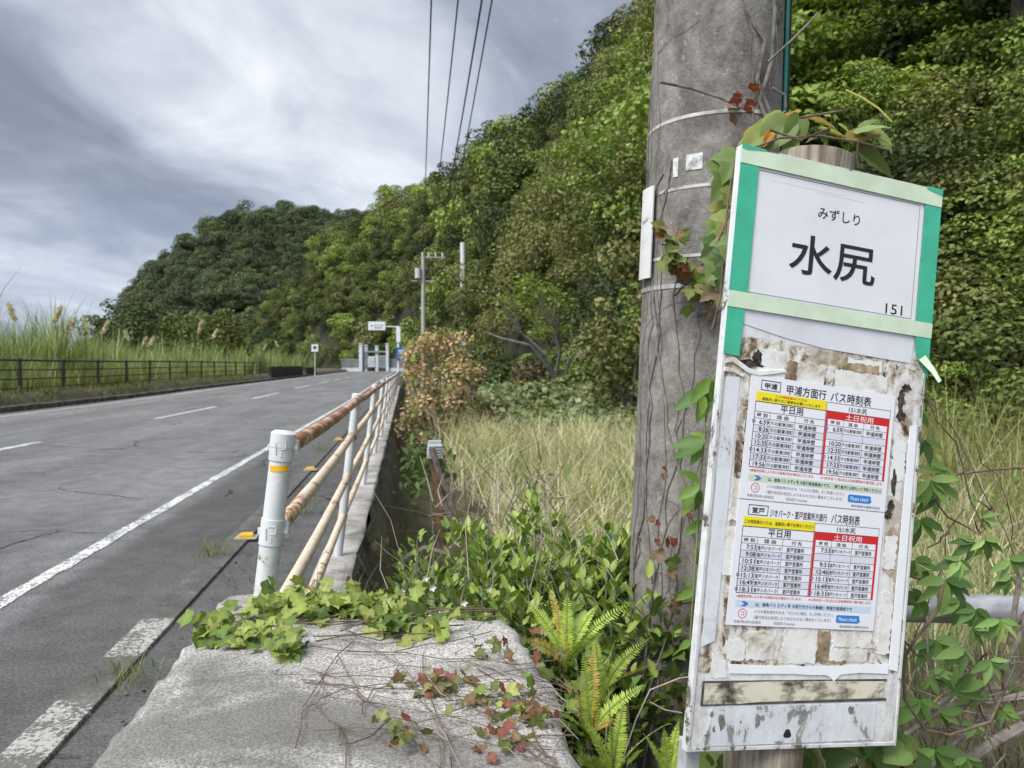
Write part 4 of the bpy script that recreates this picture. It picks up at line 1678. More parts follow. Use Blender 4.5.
def trunk_mesh(rng, h, r, limbs, name, m_, parent):
    mb = MB()
    x = y = 0.
    pts = []
    for i in range(7):
        pts.append(Vector((x, y, h * i / 6 - .4)))
        x += rng.normal(0, .08)
        y += rng.normal(0, .08)
    mb.tube(pts, [r * (1 - .11 * i) for i in range(7)], 9)
    for p in limbs:
        p = Vector(p)
        s = pts[3 + int(rng.integers(0, 3))]
        mid = s.lerp(p, .5) + Vector((rng.normal(0, .15), rng.normal(0, .15), .25))
        mb.tube([s, s.lerp(mid, .5), mid, p], [r * .5, r * .4, r * .28, r * .1], 6)
    return mb.build(name, m_, parent, smooth=True)


rngT = np.random.default_rng(21)
HROOT_K = {}
KINDS = [('dark', 'dark evergreen broadleaf tree in the wood on the near slope', 2.7, 2.3, 24, 260, .19, .62),
         ('dark', 'dark evergreen broadleaf tree in the wood on the near slope', 2.4, 2.7, 24, 260, .18, .7),
         ('mid', 'mid green bushy tree in the wood on the near slope', 2.6, 2.2, 24, 270, .18, .6),
         ('mid', 'mid green bushy tree in the wood on the near slope', 2.3, 2.5, 24, 260, .18, .65),
         ('bright', 'bright yellow green tree with layered sprays on the near slope', 2.9, 1.9, 28, 260, .17, .36),
         ('bright', 'bright yellow green tree with layered sprays on the near slope', 2.5, 2.2, 26, 260, .17, .40),
         ('olive', 'olive brown tree in new leaf in the wood on the near slope', 2.4, 2.4, 24, 260, .18, .7)]
PROTO = []
for kd, lab, rx, rz, lb, per, lf, fl in KINDS:
    (V, F, C), LP = crown(rngT, rx, rz, lb, per, lf, fl, zc=0, low=-.75, pal=PAL[kd], tmpl=T_DIA)
    PROTO.append((kd, lab, V, F, C, LP))


def plant_spots(fn, bounds, rs0, spacing, rng, zlim=None):
    """jittered rows over the slope"""
    pts = []
    r = rs0[0]
    while r < rs0[1]:
        sp = spacing(r)
        dphi = np.degrees(sp / r)
        phis = np.arange(bounds[0], bounds[1], dphi)
        phis = phis + rng.uniform(-.4, .4, len(phis)) * dphi
        rr = r + rng.uniform(-.4, .4, len(phis)) * sp
        for p_, r_ in zip(phis, rr):
            pts.append((p_, r_))
        r += sp * .70
    return np.array(pts)


S = plant_spots(front_hill, (-17, 62), (12.5, 300), lambda r: 2.6 if r < 42 else (2.8 if r < 95 else 3.8), rngT)
r0 = np.interp(S[:, 0], PHI, R0)
r1 = np.interp(S[:, 0], PHI, R1)
ok = (S[:, 1] > r0 + .5 + 1.6 * sstep(24, 34, S[:, 0])) & (S[:, 1] < r1 + 9)
S, r0, r1 = S[ok], r0[ok], r1[ok]
x_, y_ = polar(S[:, 0], S[:, 1])
z_ = front_hill(S[:, 0], S[:, 1]) - .3
# species come in drifts
dr = wave(x_, y_, .11, 8) + rngT.normal(0, .42, len(S))
brt = sstep(20, 45, S[:, 0])
kind = np.where(dr > .62, 'bright', np.where(dr > .22, 'mid', np.where(dr > -.22, 'olive', 'dark')))
kind = np.where((S[:, 0] > 23) & (kind != 'bright') & (rngT.random(len(S)) < .62), 'bright', kind)
order = np.argsort(S[:, 1])
NEAR = [i for i in order if S[i, 0] < 47 and S[i, 0] > -3][:285]
near_set = set(NEAR)
groups = {}
for i in NEAR:
    cand = [k for k in range(len(PROTO)) if PROTO[k][0] == kind[i]]
    k = cand[int(rngT.integers(0, len(cand)))]
    kd, lab, V, F, C, LP = PROTO[k]
    edge = S[i, 1] < r0[i] + 3.5
    s = rngT.choice([.5, .7, .85, 1.0, 1.2]) * rngT.uniform(.9, 1.1) * (.85 if edge else 1.0) * min(1.0, .25 + S[i, 1] / 30)
    hgt = (2.0 if edge else 3.7) * rngT.uniform(.85, 1.2)
    if k not in groups:
        t = empty('broadleaf_tree', (0, 0, 0), 0, lab, 'tree', {'dark': 'dark evergreen trees on the near slope', 'mid': 'mid green trees on the near slope', 'bright': 'yellow green trees on the near slope', 'olive': 'olive brown trees on the near slope'}[kd])
        c_ = np_mesh('crown', V + np.array([0, 0, 4.2]), F, LEAF, C, t)
        trunk_mesh(rngT, 4.2, .16, [LP[q] * .8 + np.array([0, 0, 4.2]) for q in range(0, len(LP), 3)], 'trunk', M_bark, t)
        groups[k] = t
    else:
        t = groups[k].copy()
        COL.objects.link(t)
        for ch in HROOT_K[k]:
            c2 = ch.copy()
            COL.objects.link(c2)
            c2.parent = t
    if k not in HROOT_K:
        HROOT_K[k] = kids(t)
    t.location = (x_[i], y_[i], z_[i] + hgt * 1.0 - 4.2 * s)
    t.rotation_euler = (rngT.normal(0, .05), rngT.normal(0, .05), rngT.uniform(0, 6.28))
    t.scale = (s, s, s * rngT.uniform(.9, 1.15))

# low bushes along the foot of the slope
for i_ in range(95):
    ph_ = rngT.uniform(5, 48)
    q_ = float(np.interp(ph_, PHI, R0)) + rngT.uniform(.2, 1.0 + 4.2 * float(sstep(10, 30, ph_)))
    k = int(rngT.choice([0, 1, 2, 3, 3, 4, 5, 6] if ph_ < 27 else [2, 3, 4, 5, 5, 6, 6]))
    xx_, yy_ = polar(ph_, q_)
    s_ = rngT.uniform(.28, .52)
    t = empty('understory_bush', (float(xx_), float(yy_), float(front_hill(ph_, q_)) - .35), rngT.uniform(0, 6.28), 'low ' + ['dark', 'dark', 'mid green', 'mid green', 'yellow green', 'yellow green', 'olive'][k] + ' bush at the foot of the wooded slope', 'bush', 'low bushes along the foot of the slope, ' + PROTO[k][0])
    for ch in HROOT_K.get(k, [c_ for g_ in groups.values() for c_ in kids(g_)][:2]):
        c2 = ch.copy()
        COL.objects.link(c2)
        c2.parent = t
        if 'trunk' in ch.name:
            c2.scale = (1, 1, .5)
        else:
            c2.location = (0, 0, -2.6)
    t.scale = (s_ * 1.25, s_ * 1.25, s_)

# the trees whose layered sprays fill the picture right of the pole
LAY = [(845, 55, 19, 2.3), (915, 95, 18, 2.2), (985, 60, 18.5, 2.4), (1000, 150, 16.5, 2.0), (895, 170, 17, 1.7), (815, 105, 19, 1.6), (950, 15, 20, 2.3), (1040, 95, 17.5, 2.0), (960, 205, 16, 1.3), (850, -5, 21, 2.3), (1020, 5, 19, 2.2), (800, 30, 21, 1.7), (880, 20, 20, 1.9)]
for i_, (px_, py_, d_, rr_) in enumerate(LAY):
    p_ = at(px_, py_, d_)
    ph_, q_ = math.degrees(math.atan2(p_.x, p_.y)), math.hypot(p_.x, p_.y)
    zg = float(front_hill(ph_, q_)) - .5
    t = empty('layered_tree', (p_.x, p_.y, min(zg, p_.z - 1.5)), 0, 'fresh green tree with flat layered sprays on the slope right of the utility pole', 'tree', 'layered trees right of the utility pole')
    rl = np.random.default_rng(300 + i_)
    zc_ = p_.z - t.location.z
    kp = [(3, (.225, .315, .062)), (3, (.28, .37, .08)), (1, (.35, .43, .12))] if i_ % 4 else PAL['bright']
    (V, F, C), LP = crown(rl, rr_, rr_ * .62, 34, 330, .125, .20, zc=zc_, low=-.8, pal=kp, up=1.1, inner=.5, jit=.28)
    np_mesh('crown', V, F, LEAF_NEAR, C, t)
    trunk_mesh(rl, zc_, .09, [LP[q] for q in range(0, len(LP), 3)], 'trunk', M_bark, t)

# the rest of the wood reads as one mass
far = []
TM = {}
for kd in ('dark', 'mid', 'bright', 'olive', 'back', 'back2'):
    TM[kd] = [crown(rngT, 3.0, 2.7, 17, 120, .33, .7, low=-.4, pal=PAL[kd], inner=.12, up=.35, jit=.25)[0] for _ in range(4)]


def add_far(P, kd, s, lst):
    V, F, C = TM[kd][int(rngT.integers(0, 4))]
    a = rngT.uniform(0, 6.28)
    c_, s_ = math.cos(a), math.sin(a)
    Rm = np.array([[c_, -s_, 0], [s_, c_, 0], [0, 0, 1]])
    sc = np.array([s, s, s * rngT.uniform(.85, 1.2)])
    lst.append((((V * sc) @ Rm.T + P).astype(np.float32), F, (C * rngT.uniform(.66, 1.22)).astype(np.float32)))


for i in range(len(S)):
    if i in near_set or (S[i, 0] > 44 and S[i, 1] < 70) or S[i, 0] > 50:
        continue
    s = rngT.choice([.45, .6, .75, .9, 1.15]) * rngT.uniform(.9, 1.15) * (1.15 if S[i, 1] > 95 else .95)
    if rngT.random() < .14:
        kind[i] = 'bright'
    add_far(np.array([x_[i], y_[i], z_[i] + 3.6 * s]), kind[i], s, far)
for i in range(len(S)):
    if i in near_set or (S[i, 0] > 44 and S[i, 1] < 70) or S[i, 0] > 50:
        continue
    a_, b_ = polar(S[i, 0] + rngT.normal(0, .5), S[i, 1] - rngT.uniform(.5, 2.5))
    add_far(np.array([a_, b_, z_[i] + .6]), ['dark', 'mid', 'dark', 'olive'][i % 4], rngT.uniform(.5, .8), far)
V, F, C = cat(far)
tag(np_mesh('forest', V, F, LEAF, C), 'dense mixed green forest covering the middle of the hillside', 'forest', None, 'stuff')
far = []
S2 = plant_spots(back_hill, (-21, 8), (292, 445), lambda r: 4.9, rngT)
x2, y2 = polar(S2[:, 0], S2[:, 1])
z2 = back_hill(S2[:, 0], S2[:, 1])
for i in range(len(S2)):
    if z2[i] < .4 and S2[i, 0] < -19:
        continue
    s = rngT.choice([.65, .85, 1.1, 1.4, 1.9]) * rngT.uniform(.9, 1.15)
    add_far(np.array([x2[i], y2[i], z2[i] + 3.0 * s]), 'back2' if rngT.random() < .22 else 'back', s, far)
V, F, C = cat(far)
tag(np_mesh('forest', V, F, LEAF, C), 'haze-tinted darker bluish green forest on the far headland to the left', 'forest', None, 'stuff')


# ------------------------------------------------------------------ trees and bushes one can pick out
def bush(name, label, cat_, loc, rx, rz, kd, lobes, per, leaf, flat, seed, tm=T_DIA, m_=None, group=None, stems=4, low=-.5, zc=None):
    rg_ = np.random.default_rng(seed)
    t = empty(name, loc, 0, label, cat_, group)
    zc = rz * .75 if zc is None else zc
    (V, F, C), LP = crown(rg_, rx, rz, lobes, per, leaf, flat, zc=zc, low=low, pal=kd if isinstance(kd, list) else PAL[kd], tmpl=tm)
    np_mesh('crown', V, F, m_ or LEAF, C, t)
    mb = MB()
    for k in range(stems):
        q = LP[int(rg_.integers(0, len(LP)))]
        b_ = Vector((rg_.normal(0, .08 * rx), rg_.normal(0, .08 * rx), -.1))
        e_ = Vector(q)
        mb.tube([b_, b_.lerp(e_, .45) + Vector((rg_.normal(0, .1 * rx), 0, .1 * rz)), e_], [.035 * rx + .01, .024 * rx + .008, .006 * rx + .003], 7)
    mb.build('trunk', M_bark, t, smooth=True)
    return t


def on(px_, py_, d):
    p = at(px_, py_, d)
    return Vector((p.x, p.y, float(ground_z(p.x, p.y))))


RED = [(4, (.56, .36, .24)), (4, (.46, .35, .18)), (4, (.26, .29, .10)), (2, (.60, .42, .30)), (3, (.15, .19, .06))]
b0 = on(438, 440, 15.5)
b0.z = -.9
bush('photinia_tree', 'round bush in coppery pink new leaf behind the far end of the railing', 'bush', b0, .86, 1.15, RED, 46, 120, .085, .72, 5, T_DIA, LEAF_NEAR, stems=16, low=-.9, zc=1.55)
BRN = [(3, (.12, .075, .05)), (2, (.16, .11, .07)), (2, (.08, .075, .03))]
bush('shrub', 'brown twiggy shrub right of the coppery bush at the foot of the wood', 'bush', on(512, 400, 27), 1.5, 1.0, BRN, 20, 110, .16, .7, 6)
bush('shrub', 'dark green shrub between the coppery bush and the brown shrub', 'bush', on(482, 400, 25), 1.1, 1.3, 'dark', 18, 120, .16, .7, 7)
bush('shrub', 'leafy mid green bush left of the bare pale branches', 'bush', on(548, 405, 24), 1.0, .9, 'mid', 16, 110, .15, .6, 8)
bush('shrub', 'dense green bush beside the utility pole at the wood edge', 'bush', on(606, 415, 20), 1.3, 1.1, 'mid', 22, 130, .15, .6, 9)
bush('shrub', 'tall olive young tree close to the left side of the utility pole', 'tree', on(628, 420, 17), 1.15, 2.3, 'olive', 34, 130, .14, .7, 10, low=-.7, zc=2.4)
bush('shrub', 'small round green bush standing in the straw-coloured grass', 'bush', on(540, 420, 17), .6, .5, 'mid', 12, 90, .11, .6, 12)
for i_, (px_, d_, rr_, hh_, kd_, lab_) in enumerate([(950, 15.5, 1.0, .8, 'mid', 'mid green bush in the row right of the sign, next to the board'), (985, 16, 1.2, .9, 'mid', 'mid green bush in the row right of the sign, in the middle'), (1020, 15.5, 1.1, .9, 'bright', 'yellow green bush in the row right of the sign, at the picture edge'), (925, 16.5, .9, .8, 'dark', 'dark green bush in the row right of the sign, partly behind the board')]):
    p_ = at(px_, 340, d_)
    q_ = math.hypot(p_.x, p_.y)
    zz_ = float(front_hill(math.degrees(math.atan2(p_.x, p_.y)), q_))
    bush('shrub', lab_, 'bush', Vector((p_.x, p_.y, max(zz_, -.4) - .3)), rr_, hh_, kd_, 20, 170, .11, .6, 40 + i_, group='bushes right of the sign')
# bare pale branching tree at the wood edge
bt = empty('bare_tree', on(562, 400, 23), 0, 'thin tree with bare pale crooked branches and a few bright leaves', 'tree')
mb = MB()
bo = Vector(bt.location)
for pts in ([(562, 400), (552, 370), (540, 350), (520, 332), (512, 300), (508, 285)], [(552, 372), (530, 345), (500, 338), (483, 331)], [(555, 380), (560, 350), (553, 325), (556, 300)],
            [(562, 395), (572, 345), (572, 320)], [(545, 355), (528, 338), (515, 330)], [(562, 398), (585, 365), (600, 345)], [(520, 332), (505, 310), (497, 296)], [(553, 325), (540, 300), (535, 285)]):
    P = [at(a_, b_, 23 - .02 * (400 - b_)) - bo for a_, b_ in pts]
    mb.tube(P, [.055 * (1 - .75 * i / (len(P) - 1)) for i in range(len(P))], 7)
mb.build('trunk', M_bark_pale, bt, smooth=True)
rg_ = np.random.default_rng(5)
parts = []
for a_, b_ in ((508, 300), (520, 300), (535, 290), (548, 330), (512, 312), (530, 283), (556, 300)):
    c0 = np.array(at(a_, b_, 22.4) - bo)
    n = 70
    P = c0 + rg_.normal(0, 1, (n, 3)) * np.array([.33, .3, .10])
    parts.append(scatter(T_DIA, P, rg_.normal(0, 1, (n, 3)) * np.array([1, 1, .3]), np.array([0, 0, 1]) + rg_.normal(0, .35, (n, 3)), .17, pick(rg_, n, PAL['bright'])))
np_mesh('foliage', *cat(parts)[:2], LEAF_NEAR, cat(parts)[2], bt)

# bushes beyond the reeds on the left
bush('shrub', 'dark rounded bush beyond the reeds, nearest the left edge of its row', 'bush', on(118, 360, 70), 3.2, 3.5, 'dark', 22, 110, .38, .7, 31, low=-.6, group='bushes beyond the reeds')
bush('shrub', 'dark rounded bush beyond the reeds, second of its row', 'bush', on(150, 360, 78), 3.8, 3.7, 'dark', 22, 110, .4, .7, 32, low=-.6, group='bushes beyond the reeds')
bush('shrub', 'low mid green bush left of the rounded yellow green one', 'bush', on(186, 360, 75), 3.0, 3.0, 'mid', 20, 100, .36, .7, 33, low=-.6, group='bushes beyond the reeds')
bush('shrub', 'rounded yellow green bush rising above the reeds', 'bush', on(219, 360, 72), 2.4, 3.1, [(3, (.085, .10, .02)), (3, (.12, .13, .028)), (1, (.06, .08, .02))], 24, 110, .32, .75, 34, low=-.6, group='bushes beyond the reeds')
bush('shrub', 'wide dark bush low under the far headland', 'bush', on(170, 362, 100), 7, 3.6, 'dark', 30, 100, .5, .7, 35, low=-.5, group='bushes beyond the reeds')

# ------------------------------------------------------------------ pale-leaved creeper bank at the foot of the wood
rk = np.random.default_rng(77)
KPAL = [(3, (.25, .285, .15)), (4, (.16, .21, .085)), (3, (.09, .14, .045)), (1, (.32, .33, .20)), (1, (.22, .17, .10))]


def bank(poly_n, xr, yr, zfn, n, size, pal, name, label, lump=.35):
    X = rk.uniform(*xr, n)
    Y = rk.uniform(*yr, n)
    Z, keep = zfn(X, Y)
    X, Y, Z = X[keep], Y[keep], Z[keep]
    n = len(X)
    Z = Z + lump * (.5 + .35 * wave(X, Y, 1.3, 3) + .35 * wave(X, Y, 4.1, 6)) + rk.uniform(-.2, .14, n)
    nr = np.stack([rk.normal(0, .7, n), rk.normal(-.4, .7, n), np.ones(n) * .8], 1)
    tg = np.stack([rk.normal(0, 1, n), rk.normal(-.3, .8, n), rk.normal(-.2, .3, n)], 1)
    V, F, C = scatter(T_HEART, np.stack([X, Y, Z], 1), tg, nr, size * rk.uniform(.4, 1.3, n), pick(rk, n, pal, .3))
    o = np_mesh(name, V, F, LEAF_NEAR, C)
    return tag(o, label, 'creeper bank', None, 'stuff')


def slope(X, Y):
    r = np.hypot(X, Y)
    ph = np.degrees(np.arctan2(X, Y))
    g_ = np.maximum(ground_z(X, Y), front_hill(ph, r) - .3)
    return g_, ph, r


def z_kudzu(X, Y):
    g_, ph, r = slope(X, Y)
    r0_ = np.interp(ph, PHI, R0)
    keep = (r > r0_ - 8.5 * sstep(26, 18, ph) - 1.0 - 1.2 * wave(X, Y, .4, 2)) & (r < r0_ + 1.9)
    keep = np.where(ph < 22, (r > 15.2 + .8 * wave(X, Y, .7, 2)) & (r < 22), keep)
    return g_ + np.where(ph < 22, .15 + .6 * sstep(15, 20, r), .55 * sstep(-8, -2, r - r0_)), keep


bank(0, (2.0, 7.8), (13.5, 22), z_kudzu, 13000, .13, KPAL, 'creeper_bank', 'bank of pale dull green creeper leaves at the foot of the wood left of the pole')
bank(0, (6.5, 14), (7.0, 19), z_kudzu, 30000, .095, [(3, (.34, .38, .19)), (3, (.24, .29, .11)), (2, (.14, .19, .05)), (2, (.40, .40, .26))], 'creeper_bank', 'bank of yellow green creeper leaves below the wood right of the sign')

# ------------------------------------------------------------------ grass
STRAW = [(4, (.58, .53, .34)), (3, (.48, .46, .26)), (2, (.30, .35, .14)), (3, (.66, .61, .45)), (1, (.19, .25, .08))]
GREENISH = [(3, (.28, .32, .12)), (3, (.40, .40, .20)), (3, (.54, .50, .32)), (2, (.16, .22, .07))]
rg5 = np.random.default_rng(55)
parts = []


def tuft_field(n, xr, yr, fn, H, W, pal, lean=(.15, .8), tufts=0, curl=.7):
    X = rg5.uniform(*xr, n)
    Y = rg5.uniform(*yr, n)
    th = tc = np.ones(n)
    if tufts:
        tx, ty = rg5.uniform(*xr, tufts), rg5.uniform(*yr, tufts)
        k = rg5.integers(0, tufts, n)
        th, tc = rg5.uniform(.45, 1.2, tufts)[k], rg5.uniform(.72, 1.18, tufts)[k]
        X, Y = tx[k] + rg5.normal(0, .10, n), ty[k] + rg5.normal(0, .10, n)
    Z, keep = fn(X, Y)
    X, Y, Z = X[keep], Y[keep], Z[keep]
    th, tc = th[keep], tc[keep]
    n = len(X)
    h = rg5.uniform(.5, 1.12, n) * H * (1 + .30 * wave(X, Y, .8, 4)) * th
    return blades(rg5, np.stack([X, Y, Z - .03], 1), h, rg5.uniform(.6, 1.3, n) * W, rg5.uniform(*lean, n), pick(rg5, n, pal, .2) * tc[:, None], curl)


def f_field(X, Y):
    g_, ph, r = slope(X, Y)
    return g_, (r < np.minimum(np.interp(ph, PHI, R0) - 1.5, np.where(ph < 22, 16.3, 99))) & (X > .7 + .25 * wave(X, Y, .8, 1))


parts.append(tuft_field(42000, (.6, 9.5), (5.2, 27), f_field, .86, .011, STRAW, (.2, 1.25), 1500, .9))
parts.append(tuft_field(16000, (.6, 9.5), (5.2, 27), f_field, .38, .012, GREENISH))
parts.append(tuft_field(16000, (2.0, 9), (2.9, 8), f_field, .60, .007, STRAW, tufts=900))
parts.append(tuft_field(12000, (1.2, 6), (2.6, 7), f_field, .40, .006, GREENISH))
# seed-heavy stalks standing above the rest
parts.append(tuft_field(900, (.9, 8), (5, 18), f_field, 1.05, .009, [(3, (.45, .40, .22)), (1, (.55, .50, .33))], (.2, .75), 0, .9))
parts.append(tuft_field(9000, (5.2, 10), (5.5, 11), f_field, 1.4, .011, [(3, (.26, .27, .10)), (2, (.36, .32, .15)), (2, (.17, .20, .06))], (.1, .6), 500))
parts.append(tuft_field(14000, (.8, 9.5), (5.2, 22), lambda X, Y: (lambda g_k: (g_k[0], g_k[1] & (wave(X, Y, .9, 9) > .25)))(f_field(X, Y)), .55, .016, [(3, (.17, .24, .06)), (2, (.25, .30, .10)), (1, (.10, .16, .04))], (.2, .9), 500, .8))
n = 3600
X, Y = rg5.uniform(.9, 8, n), rg5.uniform(4.8, 17, n)
Z, kp = f_field(X, Y)
kp &= wave(X, Y, 1.1, 12) > .35
X, Y, Z = X[kp], Y[kp], Z[kp]
n = len(X)
parts.append(scatter(T_OVATE, np.stack([X, Y, Z + rg5.uniform(.25, .72, n)], 1), rg5.normal(0, 1, (n, 3)) * np.array([1, 1, .4]), np.array([0, -.3, 1]) + rg5.normal(0, .5, (n, 3)), rg5.uniform(.05, .11, n), pick(rg5, n, [(2, (.13, .21, .05)), (2, (.20, .27, .07)), (1, (.30, .24, .12))])))
V, F, C = cat(parts)
tag(np_mesh('field_grass', V, F, GRASS, C), 'straw-coloured and green tall grass filling the field', 'grass', None, 'stuff')
# scattered undergrowth along the ditch and foot of the wall
parts = []
f_d = lambda X, Y: (ground_z(X, Y), np.ones(len(X), bool))
parts.append(tuft_field(2600, (.0, 1.4), (3.2, 12), f_d, .26, .008, [(3, (.07, .12, .025)), (2, (.13, .15, .05)), (2, (.22, .18, .09))], tufts=150))
parts.append(tuft_field(2200, (.25, 1.9), (1.0, 3.0), f_d, .30, .006, [(3, (.08, .13, .03)), (3, (.24, .21, .11)), (1, (.35, .30, .18))], tufts=90))
V, F, C = cat(parts)
tag(np_mesh('ditch_grass', V, F, GRASS, C), 'sparse green and brown grass along the ditch and around the pole', 'grass', None, 'stuff')
# verge grass below the dark fence
f_v = lambda X, Y: (ground_z(X, Y), np.ones(len(X), bool))
parts = [tuft_field(26000, (-15.5, -11.0), (5, 60), f_v, .34, .016, [(3, (.11, .16, .04)), (2, (.20, .21, .08)), (2, (.30, .28, .14))], tufts=1500)]
V, F, C = cat(parts)
tag(np_mesh('verge_grass', V, F, GRASS, C), 'rough grass on the verge under the dark fence', 'grass', None, 'stuff')
# reeds behind the fence
REED = [(5, (.22, .30, .10)), (3, (.28, .35, .13)), (3, (.15, .22, .065)), (1, (.42, .41, .24)), (1, (.50, .47, .32))]
parts = []


def f_reed(X, Y):
    return ground_z(X, Y), X < -13.1 - .6 * wave(X, Y, .5, 3)


for n, xr, yr, H, W in ((20000, (-26, -13), (11, 36), 3.15, .045), (9000, (-17.5, -13), (11, 50), 2.0, .026), (15000, (-27, -13), (36, 118), 2.6, .06), (4000, (-60, -26), (40, 110), 2.0, .06)):
    parts.append(tuft_field(n, xr, yr, f_reed, H, W, REED, (.05, .42), int(n / 14), .8))
parts.append(tuft_field(9000, (-13.6, -12.2), (6, 62), lambda X, Y: (ground_z(X, Y), np.ones(len(X), bool)), 1.25, .022, [(3, (.22, .28, .09)), (2, (.30, .33, .13)), (1, (.44, .42, .25))], (.1, .5), 700, .8))
V, F, C = cat(parts)
tag(np_mesh('reeds', V, F, GRASS, C), 'tall pale green reeds in a thick belt behind the dark fence', 'reeds', None, 'stuff')
# pampas plumes standing out of the reeds
PL = empty('pampas_grass', (0, 0, 0), 0, 'pale feathery pampas plume standing up out of the reeds', 'pampas grass', 'pampas plumes among the reeds')
mb = MB()
mb.tube([(0, 0, 0), (.03, 0, 1.2), (.12, 0, 2.2), (.22, 0, 2.75)], [.014, .012, .009, .006], 6)
mb.build('stem', plain('cane', (.40, .36, .18), .8), PL)
n = 240
t = rg5.uniform(0, 1, n)
P = np.stack([.16 + .28 * t + rg5.normal(0, .045, n) * (1 - t * .6), rg5.normal(0, .05, n) * np.sin(np.pi * np.clip(t, .05, 1)), 2.45 + .62 * t], 1)
V, F, C = scatter(T_SLIM, P, np.stack([.4 + rg5.normal(0, .4, n), rg5.normal(0, .4, n), .8 + 0 * t], 1), rg5.normal(0, 1, (n, 3)), .15, pick(rg5, n, [(1, (.72, .65, .52)), (1, (.62, .55, .42))]))
np_mesh('plume', V, F, GRASS, C, PL)
spots = [(92, 318, 28), (99, 322, 28), (64, 318, 27), (60, 322, 27), (132, 332, 32), (140, 338, 33), (147, 338, 34), (181, 352, 40), (20, 305, 22), (210, 330, 60), (196, 322, 55), (48, 308, 26), (280, 342, 75), (262, 345, 70)]
for i, (px_, py_, d_) in enumerate(spots):
    d_ = max(d_, 14.2 / abs((px_ - 512) / 770 * .99 + .1376))
    p = at(px_, py_, d_)
    o = PL if i == 0 else copy_tree(PL)
    gzp = float(ground_z(p.x, p.y))
    s = (p.z - gzp) / 3.05
    o.location = (p.x, p.y, gzp)
    o.scale = (s,) * 3
    o.rotation_euler = (0, 0, rg5.uniform(-.5, .9) if i % 4 else 3.0)
# ------------------------------------------------------------------ near plants
M_vine = plain('dry_vine_stem', (.16, .11, .08), .85, var=.35, scale=40)
M_vine_grey = plain('grey_vine_stem', (.20, .18, .16), .85, var=.35, scale=40)
M_twig = plain('dead_twig', (.34, .29, .23), .85, var=.25, scale=30)
M_green_stem = plain('green_stem', (.20, .24, .07), .6)
IVYG = [(4, (.25, .31, .065)), (3, (.16, .225, .05)), (2, (.34, .38, .11)), (2, (.10, .15, .04))]
IVYR = [(4, (.15, .17, .06)), (2, (.18, .12, .06)), (2, (.21, .075, .05)), (1, (.22, .22, .08))]
rn = np.random.default_rng(99)


def leaves(name, P, tmpl, size, pal, parent, m_=None, up=(0, 0, 1), spread=.45, tang=None, tspread=1.):
    P = np.array(P, float).reshape(-1, 3)
    n = len(P)
    nr = np.array(up, float) + rn.normal(0, spread, (n, 3))
    tg = rn.normal(0, 1, (n, 3)) * tspread + (np.array(tang) if tang is not None else 0)
    V, F, C = scatter(tmpl, P, tg, nr, size * rn.uniform(.65, 1.25, n), pick(rn, n, pal, .15))
    if parent is not None:
        V = V - np.array(parent.matrix_world.translation if parent.parent is None and False else parent.location)
    return np_mesh(name, V, F, m_ or LEAF_NEAR, C, parent)


def top_z(px_, py_, h):
    p = atz(px_, py_, .648)
    return (p.x, p.y, .648 + h)


# green creeper along the far edge of the block
CR = empty('creeper', top_z(320, 610, 0), 0, 'fresh green lobed creeper spilling over the far left edge of the block', 'creeper')
P = []
for (cx_, cy_, sx_, sy_, n) in ((330, 612, 45, 9, 75), (285, 612, 30, 9, 46), (395, 628, 30, 10, 44), (260, 642, 26, 9, 26), (290, 655, 14, 9, 14), (225, 632, 22, 6, 18), (205, 640, 16, 6, 10), (370, 608, 30, 8, 34), (440, 632, 12, 8, 8)):
    for _ in range(int(n * 1.5)):
        P.append(top_z(cx_ + rn.normal(0, sx_ * .6), cy_ + rn.normal(0, sy_ * .6), abs(rn.normal(.014, .014))))
leaves('foliage', P, T_IVY, .033, IVYG, CR, up=(-.1, -.55, .9), spread=.32, tang=(0, -.7, -.2))
P = [top_z(340 + rn.normal(0, 60), 606 + rn.normal(0, 4), rn.uniform(-.1, .05)) for _ in range(40)]
leaves('foliage', P, T_IVY, .034, IVYG, CR, up=(0, -.3, .8))
mb = MB()
for _ in range(16):
    a_ = np.array(top_z(rn.uniform(230, 440), rn.uniform(606, 650), .006))
    pts = [a_ + np.array([.06 * i + rn.normal(0, .012), rn.normal(0, .018), .002 * rn.random()]) - np.array(CR.location) for i in range(5)]
    mb.tube([Vector(p) for p in pts], .0016, 5)
mb.build('stem', M_vine, CR)

# reddish creeper strands over the top of the block
CR2 = empty('creeper', top_z(480, 700, 0), 0, 'reddish and dull green creeper strands crawling over the near right of the block', 'creeper')
P = []
for cx_, cy_, sx_, sy_, n in ((445, 688, 36, 9, 26), (425, 690, 22, 8, 14), (505, 715, 40, 14, 34), (540, 720, 22, 12, 16), (395, 735, 16, 8, 10), (420, 745, 20, 10, 10), (500, 745, 30, 10, 18), (545, 650, 12, 30, 12), (490, 655, 30, 8, 14)):
    for _ in range(n):
        P.append(top_z(cx_ + rn.normal(0, sx_ * .6), cy_ + rn.normal(0, sy_ * .6), abs(rn.normal(.012, .01))))
leaves('foliage', P, T_IVY, .019, IVYR, CR2, up=(0, -.35, .95), spread=.35)
P = [top_z(rn.normal(520, 32), rn.normal(712, 14), abs(rn.normal(.014, .01))) for _ in range(16)]
leaves('foliage', P, T_IVY, .022, IVYG, CR2, up=(0, -.3, .95), spread=.3)
mb = MB()
